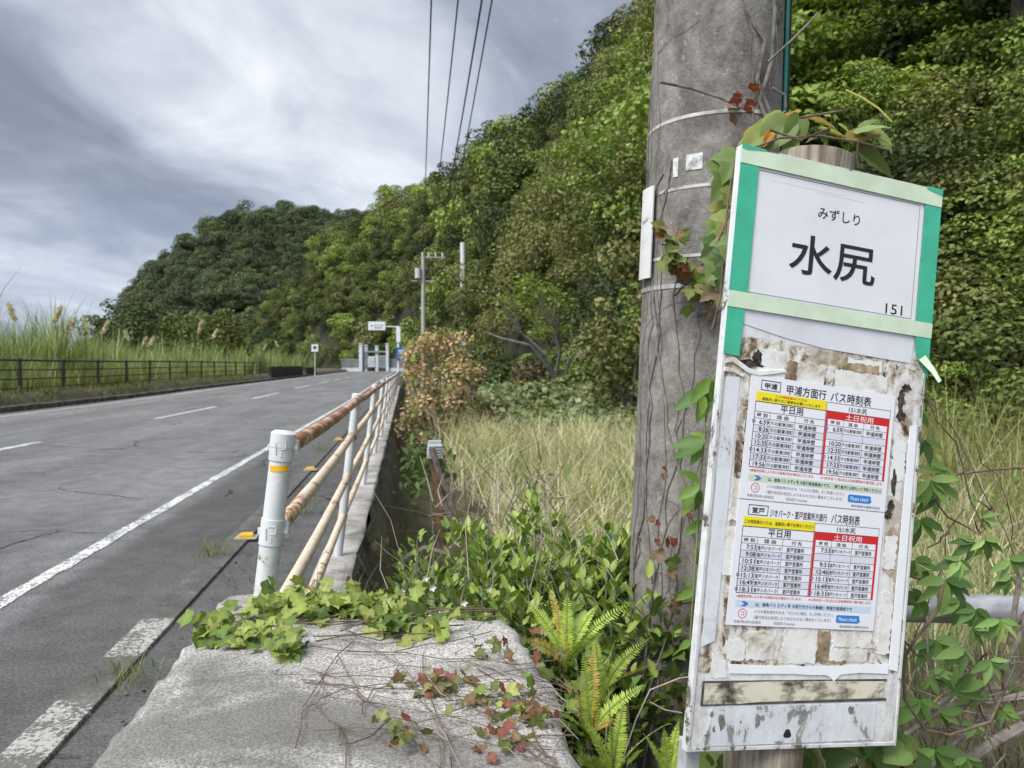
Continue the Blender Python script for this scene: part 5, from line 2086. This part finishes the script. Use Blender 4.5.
for k in range(56):
    px_, py_ = rn.uniform(300, 560), rn.uniform(640, 765)
    dx, dy = rn.normal(26, 10), rn.normal(5, 6)
    if rn.random() < .3:
        dx, dy = rn.normal(8, 8), rn.normal(16, 8)
    pts = []
    for i in range(int(rn.integers(4, 9))):
        q = Vector(top_z(min(px_, 575), py_, rn.uniform(.001, .006)))
        pts.append(q - Vector(CR2.location))
        px_ += dx + rn.normal(0, 5)
        py_ += dy + rn.normal(0, 4)
        if px_ > 575:
            break
    if len(pts) > 2:
        mb.tube(pts, [rn.uniform(.0004, .0012)] * len(pts), 5)
mb.build('stem', M_vine, CR2)
mb = MB()
for k in range(16):
    px_, py_ = rn.uniform(400, 570), rn.uniform(650, 760)
    pts = []
    for i in range(4):
        pts.append(Vector(top_z(min(px_, 578), py_, rn.uniform(.004, .016))) - Vector(CR2.location))
        px_ += rn.normal(22, 10)
        py_ += rn.normal(8, 9)
    mb.tube(pts, [rn.uniform(.0004, .0009)] * 4, 5)
mb.build('dry_stem', M_twig, CR2)


# ferns along the right edge of the block
def fern(loc, fronds, label, seed):
    rf = np.random.default_rng(seed)
    t = empty('sword_fern', loc, 0, label, 'fern', 'ferns along the edge of the block')
    for az, ln, lean in fronds:
        ln *= .72
        d_ = np.array([math.cos(az), math.sin(az), 0])
        tt = np.linspace(0, 1, 9)
        sp = np.stack([d_[0] * lean * ln * tt ** 1.6, d_[1] * lean * ln * tt ** 1.6, ln * (tt - .3 * lean * tt ** 2)], 1)
        mb = MB()
        mb.tube([Vector(p) for p in sp], [.0022 - .0016 * q for q in tt], 5)
        st = mb.build('frond', M_green_stem, t)
        k = 34
        u_ = np.linspace(.10, .99, k)
        P = np.stack([np.interp(u_, tt, sp[:, i]) for i in range(3)], 1)
        ax = np.gradient(P, axis=0)
        ax = unit(ax)
        sd_ = unit(np.cross(ax, d_ * .6 + np.array([.3 * rf.normal(), .3 * rf.normal(), .2])))
        sz = .019 * np.sin(np.pi * np.clip(u_ * .85 + .18, 0, 1)) ** .6 * rf.uniform(.85, 1.1, k)
        nr = np.cross(sd_, ax)
        PP = np.concatenate([P, P])
        YY = np.concatenate([sd_ + ax * .35, -sd_ + ax * .35]) + rf.normal(0, .06, (2 * k, 3))
        pal = [(3, (.40, .52, .09)), (2, (.30, .42, .07))] if rf.random() > .08 else [(2, (.45, .36, .07)), (1, (.40, .26, .08))]
        V, F, C = scatter(T_SLIM, PP, YY, np.concatenate([nr, nr]), np.concatenate([sz, sz]), pick(rf, 2 * k, pal, .1))
        np_mesh('pinnae', V, F, LEAF_NEAR, C, st)
    return t


def gp(px_, py_, d, z=None):
    p = at(px_, py_, d)
    return Vector((p.x, p.y, p.z if z is None else z))


fern(gp(566, 672, 1.62), [(2.6, .24, .55), (2.0, .26, .35), (1.2, .24, .1), (.4, .22, .55), (.2, .25, .9), (3.4, .16, .9), (-.8, .18, .7)], 'tallest fern, in the crack at the far right corner of the block', 1)
fern(gp(590, 745, 1.42), [(1.9, .24, .15), (1.2, .26, .25), (.6, .22, .5), (2.6, .19, .4), (-.2, .2, .7), (3.6, .15, .8), (-1.2, .14, .8)], 'bright fern between the block and the utility pole', 2)
fern(gp(612, 790, 1.33), [(1.5, .24, .2), (.8, .22, .3), (2.4, .18, .45), (-.3, .2, .6), (3.5, .15, .8)], 'low bright fern at the bottom edge beside the block', 3)
fern(gp(668, 790, 1.45), [(1.6, .16, .2), (.9, .18, .5), (2.3, .15, .5)], 'small fern at the foot of the sign, left of its steel post', 4)
fern(gp(600, 705, 1.7), [(.3, .24, .8), (.9, .2, .6), (1.6, .22, .3), (-.4, .2, .9)], 'pale arching fern leaning toward the utility pole', 6)


# leafy shrubs between block and pole
def shrub(loc, h, r, n, label, seed, pal, leaf=.058, tm=T_OVATE, name='evergreen_shrub', m_=None, stems=9):
    rs = np.random.default_rng(seed)
    t = empty(name, loc, 0, label, 'shrub')
    mb = MB()
    P, Y, Z = [], [], []
    for k in range(stems):
        a_ = rs.uniform(0, 6.28)
        rr = r * math.sqrt(rs.random())
        e_ = Vector((rr * math.cos(a_), rr * math.sin(a_), h * rs.uniform(.62, 1.05) * (1 - .25 * (rr / r) ** 2)))
        b_ = Vector((e_.x * .25, e_.y * .25, -.05))
        mid = b_.lerp(e_, .55) + Vector((rs.normal(0, .02), rs.normal(0, .02), .03))
        mb.tube([b_, mid, e_], [.006, .004, .002], 6)
        m = n // stems
        for j in range(m):
            u_ = 1 - rs.random() ** 1.6 * .75
            q = b_.lerp(mid, u_ * 2) if u_ < .5 else mid.lerp(e_, u_ * 2 - 1)
            ga = j * 2.4 + rs.normal(0, .3)
            o_ = Vector((math.cos(ga), math.sin(ga), .0))
            q = q + o_ * rs.uniform(.0, .05) + Vector((rs.normal(0, .015), rs.normal(0, .015), rs.normal(0, .012)))
            P.append(q)
            upw = .9 + 1.8 * max(0, u_ - .7) * 2
            Y.append(o_ + Vector((0, 0, upw * rs.uniform(.4, 1.1))))
            Z.append(Vector((0, 0, 1)) - o_ * .25 + Vector((rs.normal(0, .25), rs.normal(0, .25), 0)))
    mb.build('stem', M_vine_grey, t)
    n = len(P)
    hz = np.array([p.z for p in P]) / h
    C = pick(rs, n, pal, .18) 
    new = (hz > .72) & (rs.random(n) < .65)
    C[new] = pick(rs, int(new.sum()), [(2, (.26, .345, .07)), (2, (.21, .30, .06)), (1, (.32, .38, .10))], .12)
    V, F, C = scatter(tm, np.array(P), np.array(Y), np.array(Z), leaf * rs.uniform(.6, 1.2, n), C)
    np_mesh('foliage', V, F, m_ or LEAF_GLOSS, C, t)
    return t


SHP = [(4, (.105, .17, .036)), (3, (.145, .22, .046)), (2, (.20, .275, .058)), (1, (.05, .09, .03))]
def sh_at(px_, ptop, d, z0=-.1):
    p = at(px_, ptop, d)
    return Vector((p.x, p.y, z0)), p.z - z0
for args in (((475, 536, 2.95, -.3), .34, 420, 'leafy evergreen shrub behind the far edge of the block, left of the middle clump', 1, 12),
             ((532, 524, 2.75, -.1), .30, 460, 'bright leafy evergreen shrub in the middle of the clump behind the block', 2, 12),
             ((590, 540, 2.55, 0), .24, 380, 'leafy evergreen shrub nearest the left side of the utility pole', 3, 10),
             ((560, 585, 2.15, 0), .22, 330, 'low evergreen shrub right behind the far right corner of the block', 4, 9),
             ((425, 560, 3.4, -.4), .30, 260, 'thin leafy shrub at the left end of the clump, beside the ditch', 5, 8),
             ((505, 575, 2.35, 0), .26, 340, 'low evergreen shrub directly behind the far edge of the block', 7, 9),
             ((615, 590, 2.0, 0), .16, 200, 'small evergreen shrub touching the foot of the utility pole', 8, 7),
             ((648, 470, 3.4, -.2), .12, 0, '', 0, 0)):
    if args[2]:
        loc, h = sh_at(*args[0])
        h *= 1.13
        shrub(loc, h, args[1], args[2] * 3, args[3], args[4], SHP, leaf=.050, stems=args[5] * 2)
loc, h = sh_at(612, 512, 2.5, 0)
shrub(loc, h, .10, 60, 'single tall dark shoot of glossy leaves beside the utility pole', 14, [(1, (.03, .075, .03)), (1, (.045, .10, .035))], .075, stems=3)

# white-flowered plant at the block's far edge
loc, h = sh_at(415, 588, 2.25, .2)
WF = shrub(loc, h * 1.0, .16, 190, 'small plant with tiny white flowers behind the creeper', 21, [(2, (.16, .22, .06)), (2, (.22, .28, .09))], .030, name='flowering_plant', m_=LEAF_NEAR, stems=11)
M_petal = plain('white_petal', (.80, .80, .76), .6, var=.04)
for k in range(16):
    mb = MB()
    c = Vector((rn.normal(0, .09), rn.normal(-.05, .06), h * rn.uniform(.55, 1.05)))
    for j in range(5):
        a_ = j * 1.257
        d_ = Vector((math.cos(a_), -.5, math.sin(a_)))
        s_ = Vector((-math.sin(a_), 0, math.cos(a_)))
        mb.add([c, c + d_ * .006 + s_ * .004, c + d_ * .012, c + d_ * .006 - s_ * .004], [(0, 1, 2, 3)])
    mb.build('flower', M_petal, WF)

# long green grass behind the end post
GT = np.random.default_rng(4)
n = 420
P = np.stack([GT.normal(-.33, .07, n), GT.normal(2.35, .22, n), np.full(n, .02)], 1)
V, F, C = blades(GT, P, GT.uniform(.25, .62, n), GT.uniform(.004, .008, n), GT.uniform(.1, .75, n), pick(GT, n, [(3, (.09, .17, .035)), (2, (.14, .22, .05)), (1, (.06, .11, .025))]), .7)
tag(np_mesh('grass_tuft', V, F, GRASS, C), 'long green grass clump growing behind the white end post', 'grass clump')
# weeds along the kerb
for i, (px_, py_, lab) in enumerate([(130, 668, 'thin grass weed in a kerb joint beside the pale kerb stone'), (208, 548, 'small green weed on the kerb between the yellow stud and the road'), (320, 448, 'weed tuft on the kerb strip beyond the second yellow stud'), (302, 505, 'leafy weed on the kerb strip behind the end post')]):
    p = atz(px_, py_, .07)
    n = 90
    P = np.stack([GT.normal(p.x, .05, n), GT.normal(p.y, .08, n), np.full(n, .03)], 1)
    V, F, C = blades(GT, P, GT.uniform(.03, .11, n) * (1 + .4 * i), GT.uniform(.002, .005, n), GT.uniform(.3, 1.0, n), pick(GT, n, [(2, (.14, .19, .05)), (2, (.24, .23, .10)), (1, (.09, .14, .03))]), .6)
    tag(np_mesh('weed', V, F, GRASS, C), lab, 'weed', 'weeds along the kerb')
# dirt and dead leaves blown along the kerb strip
n = 1600
P = np.stack([GT.uniform(-1.03, -.45, n), GT.uniform(.9, 14, n) , np.full(n, .012)], 1)
V, F, C = scatter(T_DIA, P, GT.normal(0, 1, (n, 3)) * np.array([1, 1, .15]), np.array([0, 0, 1]) + GT.normal(0, .3, (n, 3)), GT.uniform(.008, .03, n), pick(GT, n, [(2, (.10, .07, .045)), (1, (.20, .15, .09)), (1, (.05, .04, .03))]))
tag(np_mesh('leaf_litter', V, F, LEAF_NEAR, C), 'brown leaf litter and grit along the strip behind the kerb', 'leaf litter', None, 'stuff')

# dead sticks and canes around the ditch
DS = empty('dead_branches', gp(470, 520, 4.8), 0, 'tangle of pale dead canes and sticks above the ditch', 'dead branches')
mb = MB()
o_ = Vector(DS.location)
for k in range(60):
    px_, py_, d_ = rn.uniform(432, 560), rn.uniform(490, 560), rn.uniform(4.0, 5.6)
    a_ = at(px_, py_, d_) - o_
    b_ = at(px_ + rn.normal(0, 22), py_ - rn.uniform(10, 65), d_ + rn.normal(0, .3)) - o_
    mid = a_.lerp(b_, .5) + Vector((rn.normal(0, .05), 0, rn.normal(0, .03)))
    mb.tube([a_, mid, b_], [rn.uniform(.002, .006), .003, .0015], 5)
mb.build('cane', M_twig, DS)
mb = MB()
for pts in ([(432, 448), (440, 475), (452, 500), (460, 530)], [(438, 492), (450, 515), (458, 532)], [(405, 598), (430, 580), (455, 575)], [(402, 560), (425, 548), (450, 555)]):
    mb.tube([at(a_, b_, 4.9) - o_ for a_, b_ in pts], [.022, .02, .016, .01][:len(pts)], 7)
mb.build('thick_branch', plain('grey_branch', (.17, .14, .115), .9, var=.3), DS, smooth=True)
DC = empty('dry_stalks', gp(540, 560, 2.6, 0), 0, 'pale dry stalks standing among the evergreen shrubs', 'dry stalks')
mb = MB()
for k in range(70):
    px_, py_, d_ = rn.uniform(400, 640), rn.uniform(560, 640), rn.uniform(1.95, 3.2)
    a_ = at(px_, py_, d_) - Vector(DC.location)
    b_ = at(px_ + rn.normal(0, 20), py_ - rn.uniform(30, 110), d_ + rn.normal(0, .1)) - Vector(DC.location)
    mb.tube([a_, a_.lerp(b_, .6) + Vector((rn.normal(0, .015), 0, .0)), b_], [rn.uniform(.0012, .0026), .0014, .0006], 5)
mb.build('stalk', M_twig, DC)
# dark roots and vines hanging down the wall face
WV = empty('wall_vine', (-.2, 3.2, .0), 0, 'tangle of dark dry vines hanging down the wall under the railing', 'vine')
mb = MB()
for k in range(90):
    y = 2.2 + 2.6 * rn.random() ** 1.5
    x = -.29
    pts = []
    z = .07
    for i in range(6):
        pts.append(Vector((x + rn.normal(.015, .02), y + rn.normal(0, .05), z)) - Vector(WV.location))
        z -= rn.uniform(.08, .2)
        x += .05
    mb.tube(pts, [rn.uniform(.003, .009)] * 6, 5)
mb.build('stem', plain('dark_vine', (.075, .055, .042), .9, var=.3), WV)
P = np.stack([rn.normal(-.19, .06, 260), 2.2 + 3.4 * rn.random(260) ** 1.6, rn.uniform(-.5, .08, 260)], 1)
leaves('foliage', P, T_IVY, .045, [(2, (.07, .06, .03)), (2, (.06, .10, .03)), (1, (.12, .08, .05))], WV, up=(.8, -.4, .5))
# low green growth beside the ditch
LW = empty('ditch_weed', gp(420, 500, 7), 0, 'low dark green weeds at the foot of the wall under the coppery bush', 'weed')
P = [np.array(at(rn.normal(425, 14), rn.normal(470, 14), rn.uniform(7, 10))) for _ in range(260)]
leaves('foliage', P, T_OVATE, .10, [(2, (.05, .09, .02)), (2, (.09, .14, .035))], LW, up=(0, -.3, .9))

# ------------------------------------------------------------------ creeper on the utility pole
CV = empty('climbing_vine', pole_c(0), 0, 'dry climbing vine stems with a few reddish leaves on the utility pole', 'climbing vine')
co_ = Vector(CV.location)


def on_pole(a_, z, off=.004):
    c = pole_c(z)
    r = pole_r(z) + off
    return c + Vector((math.cos(a_) * r, math.sin(a_) * r, 0)) - co_


mb = MB()
tips = []
for k in range(12):
    a_ = R(rn.uniform(178, 330))
    z = rn.uniform(-.05, .5) if k < 15 else rn.uniform(.8, 1.7)
    zt = rn.uniform(1.2, 2.9)
    w_ = rn.normal(0, .45)
    pts = []
    while z < zt:
        pts.append(on_pole(a_, z, .003))
        z += .05
        a_ += w_ * .05 + rn.normal(0, .05)
    if len(pts) < 4:
        continue
    r_ = rn.uniform(.0009, .0024) if k > 4 else rn.uniform(.003, .0045)
    mb.tube(pts, [r_ * (1 - .6 * i / len(pts)) for i in range(len(pts))], 6)
    for _ in range(3):
        i = int(rn.integers(2, len(pts)))
        q = pts[i]
        a2 = math.atan2(q.y - (pole_c(q.z) - co_).y, q.x - (pole_c(q.z) - co_).x)
        z2, p2 = q.z + co_.z, []
        dd = rn.normal(0, .12)
        for _j in range(int(rn.integers(4, 9))):
            p2.append(on_pole(a2, z2, .0025))
            z2 += rn.uniform(.0, .03)
            a2 += dd + rn.normal(0, .05)
        mb.tube(p2, [r_ * .45] * len(p2), 5)
# thicker grey stems on the right shoulder, and loose shoots
for pts in ([(772, 118), (757, 80), (765, 40), (744, 10), (738, -30)], [(770, 130), (760, 100), (772, 60), (775, 10), (770, -40)]):
    mb.tube([at(a_, b_, 1.98) - co_ for a_, b_ in pts], [.006, .006, .005, .005, .004], 7)
for pts in ([(768, 62), (790, 42), (812, 20), (818, 12)], [(660, 82), (690, 88), (720, 98), (745, 110)], [(772, 88), (785, 95), (786, 108)]):
    mb.tube([at(a_, b_, 1.95) - co_ for a_, b_ in pts], [.004, .0035, .003, .0015][:len(pts)], 6)
mb.build('stem', M_vine_grey, CV, smooth=True)
P = []
for px_, py_, n, s in ((672, 240, 7, 7), (678, 258, 12, 9), (684, 268, 9, 8), (700, 285, 10, 9), (706, 300, 8, 7), (668, 230, 4, 5)):
    for _ in range(n):
        P.append(np.array(at(px_ + rn.normal(0, s * .7), py_ + rn.normal(0, s * .7), 1.95 + rn.uniform(-.03, .0))))
leaves('foliage', P, T_IVY, .040, [(3, (.14, .20, .05)), (2, (.20, .13, .06)), (1, (.22, .08, .05)), (2, (.19, .22, .07))], CV, up=(-.1, -1, .35), spread=.3, tang=(0, -.2, -.7))
P = [np.array(at(x + rn.normal(0, 5), y + rn.normal(0, 6), 1.93)) for x, y in ((736, 100), (745, 112), (752, 105), (740, 118), (664, 470), (690, 520), (656, 545), (690, 600), (668, 560), (655, 520)) for _ in range(2)]
leaves('foliage', P, T_IVY, .026, [(2, (.22, .06, .045)), (1, (.17, .08, .05))], CV, up=(0, -1, .3), spread=.4)
P = [np.array(at(rn.normal(682, 10), rn.uniform(560, 735), 1.93)) for _ in range(34)]
leaves('foliage', P, T_IVY, .042, [(2, (.09, .14, .04)), (2, (.15, .11, .06)), (1, (.13, .17, .05))], CV, up=(.1, -1, .4), spread=.4)

# broad-leaved vine over the top and left edge of the board
BVN = empty('broadleaf_vine', at(845, 160, 1.36), 0, 'vine with broad green and bronze leaves crowning the bus stop board', 'vine')
vo = Vector(BVN.location)
VP = [(3, (.17, .23, .055)), (2, (.25, .25, .05)), (1, (.33, .20, .05))]


def placed(name, rows, tmpl, parent, m_=None):
    """leaves set one by one: base pixel, tip pixel, depth, width factor, facing, colour"""
    parts = []
    for (bx, by), (tx, ty), d_, wf, nz, col in rows:
        b_, t_ = at(bx, by, d_), at(tx, ty, d_ + rn.uniform(-.02, .02))
        ln = (t_ - b_).length
        tv = tmpl[0] * np.array([wf, 1, 1])
        nr = -FW * nz[0] + UP * nz[1] + RT * nz[2]
        parts.append(scatter((tv, tmpl[1]), [np.array(b_ - vo if parent is BVN else b_ - Vector(parent.location))], [np.array(t_ - b_)], [np.array(nr)], ln, [np.array(col) * rn.uniform(.9, 1.1)]))
    V, F, C = cat(parts)
    return np_mesh(name, V, F, m_ or LEAF_NEAR, C, parent)


G1, G2, BZ, OR, DK = (.16, .23, .07), (.22, .26, .06), (.24, .17, .04), (.42, .20, .04), (.10, .13, .03)
rows = [((768, 128), (742, 152), 1.36, .9, (.7, .6, 0), G2), ((790, 120), (760, 150), 1.35, 1.0, (.9, .3, -.2), G1), ((800, 116), (786, 150), 1.34, .9, (1, .1, .2), G1),
        ((776, 128), (800, 108), 1.37, .6, (.6, .7, 0), OR), ((772, 130), (764, 146), 1.33, .7, (.8, .4, .2), OR), ((806, 118), (840, 128), 1.36, .9, (.5, .8, .1), BZ),
        ((838, 124), (850, 132), 1.37, .9, (.6, .7, .3), G2), ((856, 134), (890, 124), 1.33, .75, (.5, .85, 0), (.24, .33, .12)), ((862, 130), (894, 142), 1.35, .8, (.8, .4, .3), (.20, .27, .08)),
        ((848, 140), (880, 130), 1.34, .8, (.7, .5, 0), BZ), ((856, 150), (897, 176), 1.34, .75, (.8, .5, .2), DK), ((830, 132), (806, 140), 1.36, .7, (.6, .7, -.2), G1),
        ((752, 138), (738, 158), 1.38, .9, (.8, .4, -.4), G2), ((820, 130), (852, 138), 1.38, .8, (.5, .8, .1), G2), ((765, 120), (752, 136), 1.40, .8, (.6, .6, -.3), G1),
        ((782, 112), (760, 124), 1.40, .7, (.4, .8, 0), G2), ((860, 128), (878, 118), 1.40, .7, (.5, .7, .2), G1), ((880, 140), (893, 152), 1.39, .8, (.8, .3, .3), G1)]
rows = [(a_, b_, c_ + .07, d_ * .85, e_, f_) for a_, b_, c_, d_, e_, f_ in rows]
placed('foliage', rows, T_HEART, BVN)
rows = []
for bx, by, tx, ty, d_, c_ in ((738, 152, 722, 182, 1.40, G1), (740, 165, 712, 200, 1.41, G1), (735, 190, 722, 205, 1.39, G2), (728, 205, 712, 228, 1.42, (.26, .28, .06)), (735, 215, 716, 240, 1.40, G2),
                               (722, 240, 700, 262, 1.42, (.12, .19, .07)), (730, 250, 712, 268, 1.40, (.12, .20, .08)), (722, 262, 706, 280, 1.42, G1), (733, 235, 726, 262, 1.38, G1), (726, 270, 716, 292, 1.40, (.10, .16, .06)),
                               (716, 290, 700, 300, 1.43, (.16, .12, .06)), (722, 222, 706, 236, 1.43, G1)):
    rows.append(((bx, by), (tx, ty), d_, rn.uniform(.9, 1.2), (.9, .3, rn.uniform(-.4, .2)), c_))
placed('foliage', rows, T_IVY, BVN)
mb = MB()
for pts, d_, r_ in (([(892, 122), (878, 108), (862, 98), (846, 90)], 1.36, .0022),):
    mb.tube([at(a_, b_, d_) - vo for a_, b_ in pts], [.0012, .0018, .002, .0018], 6)
mb.build('young_shoot', plain('yellow_shoot', (.50, .48, .12), .5, var=.05), BVN, smooth=True)
mb = MB()
for pts in ([(748, 150), (780, 138), (820, 136), (858, 142), (890, 150)], [(800, 118), (828, 113), (842, 111)], [(735, 160), (728, 200), (724, 250), (720, 300), (712, 330)], [(858, 142), (857, 156), (858, 168)], [(770, 130), (800, 140), (830, 128)], [(742, 155), (735, 200), (716, 245)]):
    mb.tube([at(a_, b_, 1.385) - vo for a_, b_ in pts], .0022, 6)
mb.build('stem', M_vine, BVN, smooth=True)

# leaflets poking out left of the board
LV = empty('creeper', at(690, 440, 1.5), 0, 'light green slender leaf sprigs poking out left of the board, in front of the pole', 'creeper')
rows = []
for bx, by, tx, ty in ((712, 378, 690, 402), (712, 380, 712, 404), (708, 390, 672, 410), (710, 392, 696, 424), (706, 440, 670, 446), (705, 442, 672, 458), (702, 446, 690, 466), (706, 438, 690, 432),
                       (700, 482, 680, 470), (700, 485, 676, 500), (698, 488, 682, 516), (700, 490, 696, 512), (702, 520, 684, 536), (704, 395, 700, 418), (694, 590, 676, 600), (692, 640, 678, 650)):
    rows.append(((bx, by), (tx, ty), 1.47 + rn.uniform(-.03, .03), .85, (.8, .5, rn.uniform(-.3, .3)), rn.choice(3)))
CL3 = [(.15, .26, .055), (.20, .32, .07), (.10, .19, .045)]
rows = [(a_, b_, c_, d_, e_, CL3[int(f_)]) for a_, b_, c_, d_, e_, f_ in rows]
placed('foliage', rows, T_OVATE, LV)
mb = MB()
for pts in ([(716, 372), (708, 395), (704, 440), (700, 485), (697, 540), (690, 640)],):
    mb.tube([at(a_, b_, 1.49) - Vector(LV.location) for a_, b_ in pts], .0018, 6)
mb.build('stem', M_green_stem, LV)

# compound-leaved climber right of the board
AK = empty('climbing_vine', at(940, 560, 1.6), 0, 'climber with five-part green leaves right of the board, over the pipe', 'climbing vine')
ao = Vector(AK.location)
heads = [(h0, h1, h2 * 1.3) for h0, h1, h2 in [(930, 480, 30), (948, 470, 26), (920, 520, 30), (938, 495, 26), (945, 580, 34), (925, 600, 26), (960, 600, 26), (985, 540, 20), (935, 640, 30), (965, 650, 24), (915, 560, 22), (1000, 620, 26), (955, 690, 30),
         (920, 700, 30), (980, 690, 22), (905, 735, 26), (935, 750, 34), (960, 560, 22), (1010, 560, 24), (925, 440, 24), (918, 410, 18), (990, 660, 24), (975, 610, 20), (930, 675, 24), (1008, 690, 20)] + [(rn.uniform(905, 1024), rn.uniform(500, 760), rn.uniform(14, 26)) for _ in range(10)]]
rows = []
for hx, hy, s in heads:
    a0 = math.pi / 2 + rn.normal(0, .7)
    d_ = rn.uniform(1.45, 1.9)
    for j in range(5):
        a_ = a0 + (j - 2) * .66 + rn.normal(0, .1)
        ln = s * (1.0 if j in (1, 2, 3) else .75) * rn.uniform(.85, 1.1)
        ex, ey = hx + math.cos(a_) * ln, hy + math.sin(a_) * ln * .75 + 2
        rows.append(((hx, hy), (ex, ey), d_, rn.uniform(.58, .78), (.75, .6, rn.uniform(-.4, .4)), [(.20, .34, .085), (.14, .25, .065), (.27, .40, .12), (.10, .18, .05)][int(rn.integers(0, 4))]))
placed('foliage', rows, T_OVATE, AK)
mb = MB()
tr = [(943, 585, 1.5), (938, 610, 1.5), (915, 640, 1.5), (903, 660, 1.5), (905, 700, 1.5), (925, 730, 1.5), (950, 735, 1.52), (990, 722, 1.55), (1005, 690, 1.6), (1000, 640, 1.62), (985, 610, 1.64)]
mb.tube([at(a_, b_, c_) - ao for a_, b_, c_ in tr], .0032, 8)
for _ in range(26):
    px_, py_, d_ = rn.uniform(905, 1020), rn.uniform(520, 765), rn.uniform(1.55, 2.0)
    pts = []
    dx, dy = rn.normal(0, 14), rn.normal(-14, 8)
    for i in range(6):
        pts.append(at(px_, py_, d_) - ao)
        px_ += dx + rn.normal(0, 5)
        py_ += dy + rn.normal(0, 5)
        d_ += rn.normal(0, .02)
    mb.tube(pts, [rn.uniform(.0010, .0028)] * 6, 5)
mb.tube([at(a_, b_, 1.9) - ao for a_, b_ in ((915, 465), (950, 475), (990, 470), (1040, 466))], .003, 6)
mb.build('stem', plain('brown_climber_stem', (.17, .12, .085), .8, var=.3, scale=50), AK, smooth=True)
DB = empty('dead_branches', at(990, 700, 1.9), 0, 'pale and dark dead branches lying low at the right below the pipe', 'dead branches')
do_ = Vector(DB.location)
mb = MB()
for pts, r_ in (([(905, 735), (950, 705), (1000, 700), (1040, 690)], .007), ([(960, 768), (990, 745), (1024, 725)], .014), ([(975, 690), (1010, 660), (1030, 610)], .006), ([(915, 720), (960, 690), (1000, 688)], .005), ([(1010, 640), (1016, 600), (1022, 560)], .006), ([(930, 768), (980, 720), (1030, 712)], .005)):
    mb.tube([at(a_, b_, 1.85) - do_ for a_, b_ in pts], r_, 8)
for _ in range(50):
    px_, py_, d_ = rn.uniform(900, 1030), rn.uniform(640, 780), rn.uniform(1.7, 2.6)
    a_ = at(px_, py_, d_) - do_
    b_ = at(px_ + rn.normal(0, 45), py_ + rn.normal(0, 28), d_ + rn.normal(0, .1)) - do_
    mb.tube([a_, a_.lerp(b_, .5) + Vector((0, 0, rn.normal(0, .02))), b_], rn.uniform(.0012, .003), 5)
mb.build('branch', plain('dead_wood', (.28, .24, .20), .9, var=.4, scale=30), DB, smooth=True)
# leaves around the foot of the sign
LF = empty('creeper', at(880, 760, 1.5), 0, 'dark leafy creeper with a few red leaves around the foot of the sign post', 'creeper')
P = [np.array(at(x + rn.normal(0, 12), y + rn.normal(0, 8), 1.45 + rn.uniform(-.05, .2))) for x, y in ((880, 755), (860, 765), (900, 760), (720, 775), (740, 770), (830, 775), (890, 740), (910, 755)) for _ in range(7)]
leaves('foliage', P, T_HEART, .05, [(3, (.09, .15, .04)), (2, (.13, .19, .05)), (1, (.22, .08, .05))], LF, up=(0, -.8, .6), spread=.4)
# thin pale vine tendrils between pole and sign
TV = empty('tendril', at(660, 650, 1.6), 0, 'thin pale tendrils arching from the pole foot to the left edge of the board', 'tendril')
mb = MB()
to_ = Vector(TV.location)
for pts in ([(620, 768), (636, 720), (650, 690), (680, 678), (700, 676)], [(650, 702), (665, 710), (682, 713)], [(608, 700), (606, 740), (600, 768)]):
    mb.tube([at(a_, b_, 1.55) - to_ for a_, b_ in pts], .0016, 6)
mb.build('strand', M_twig, TV, smooth=True)
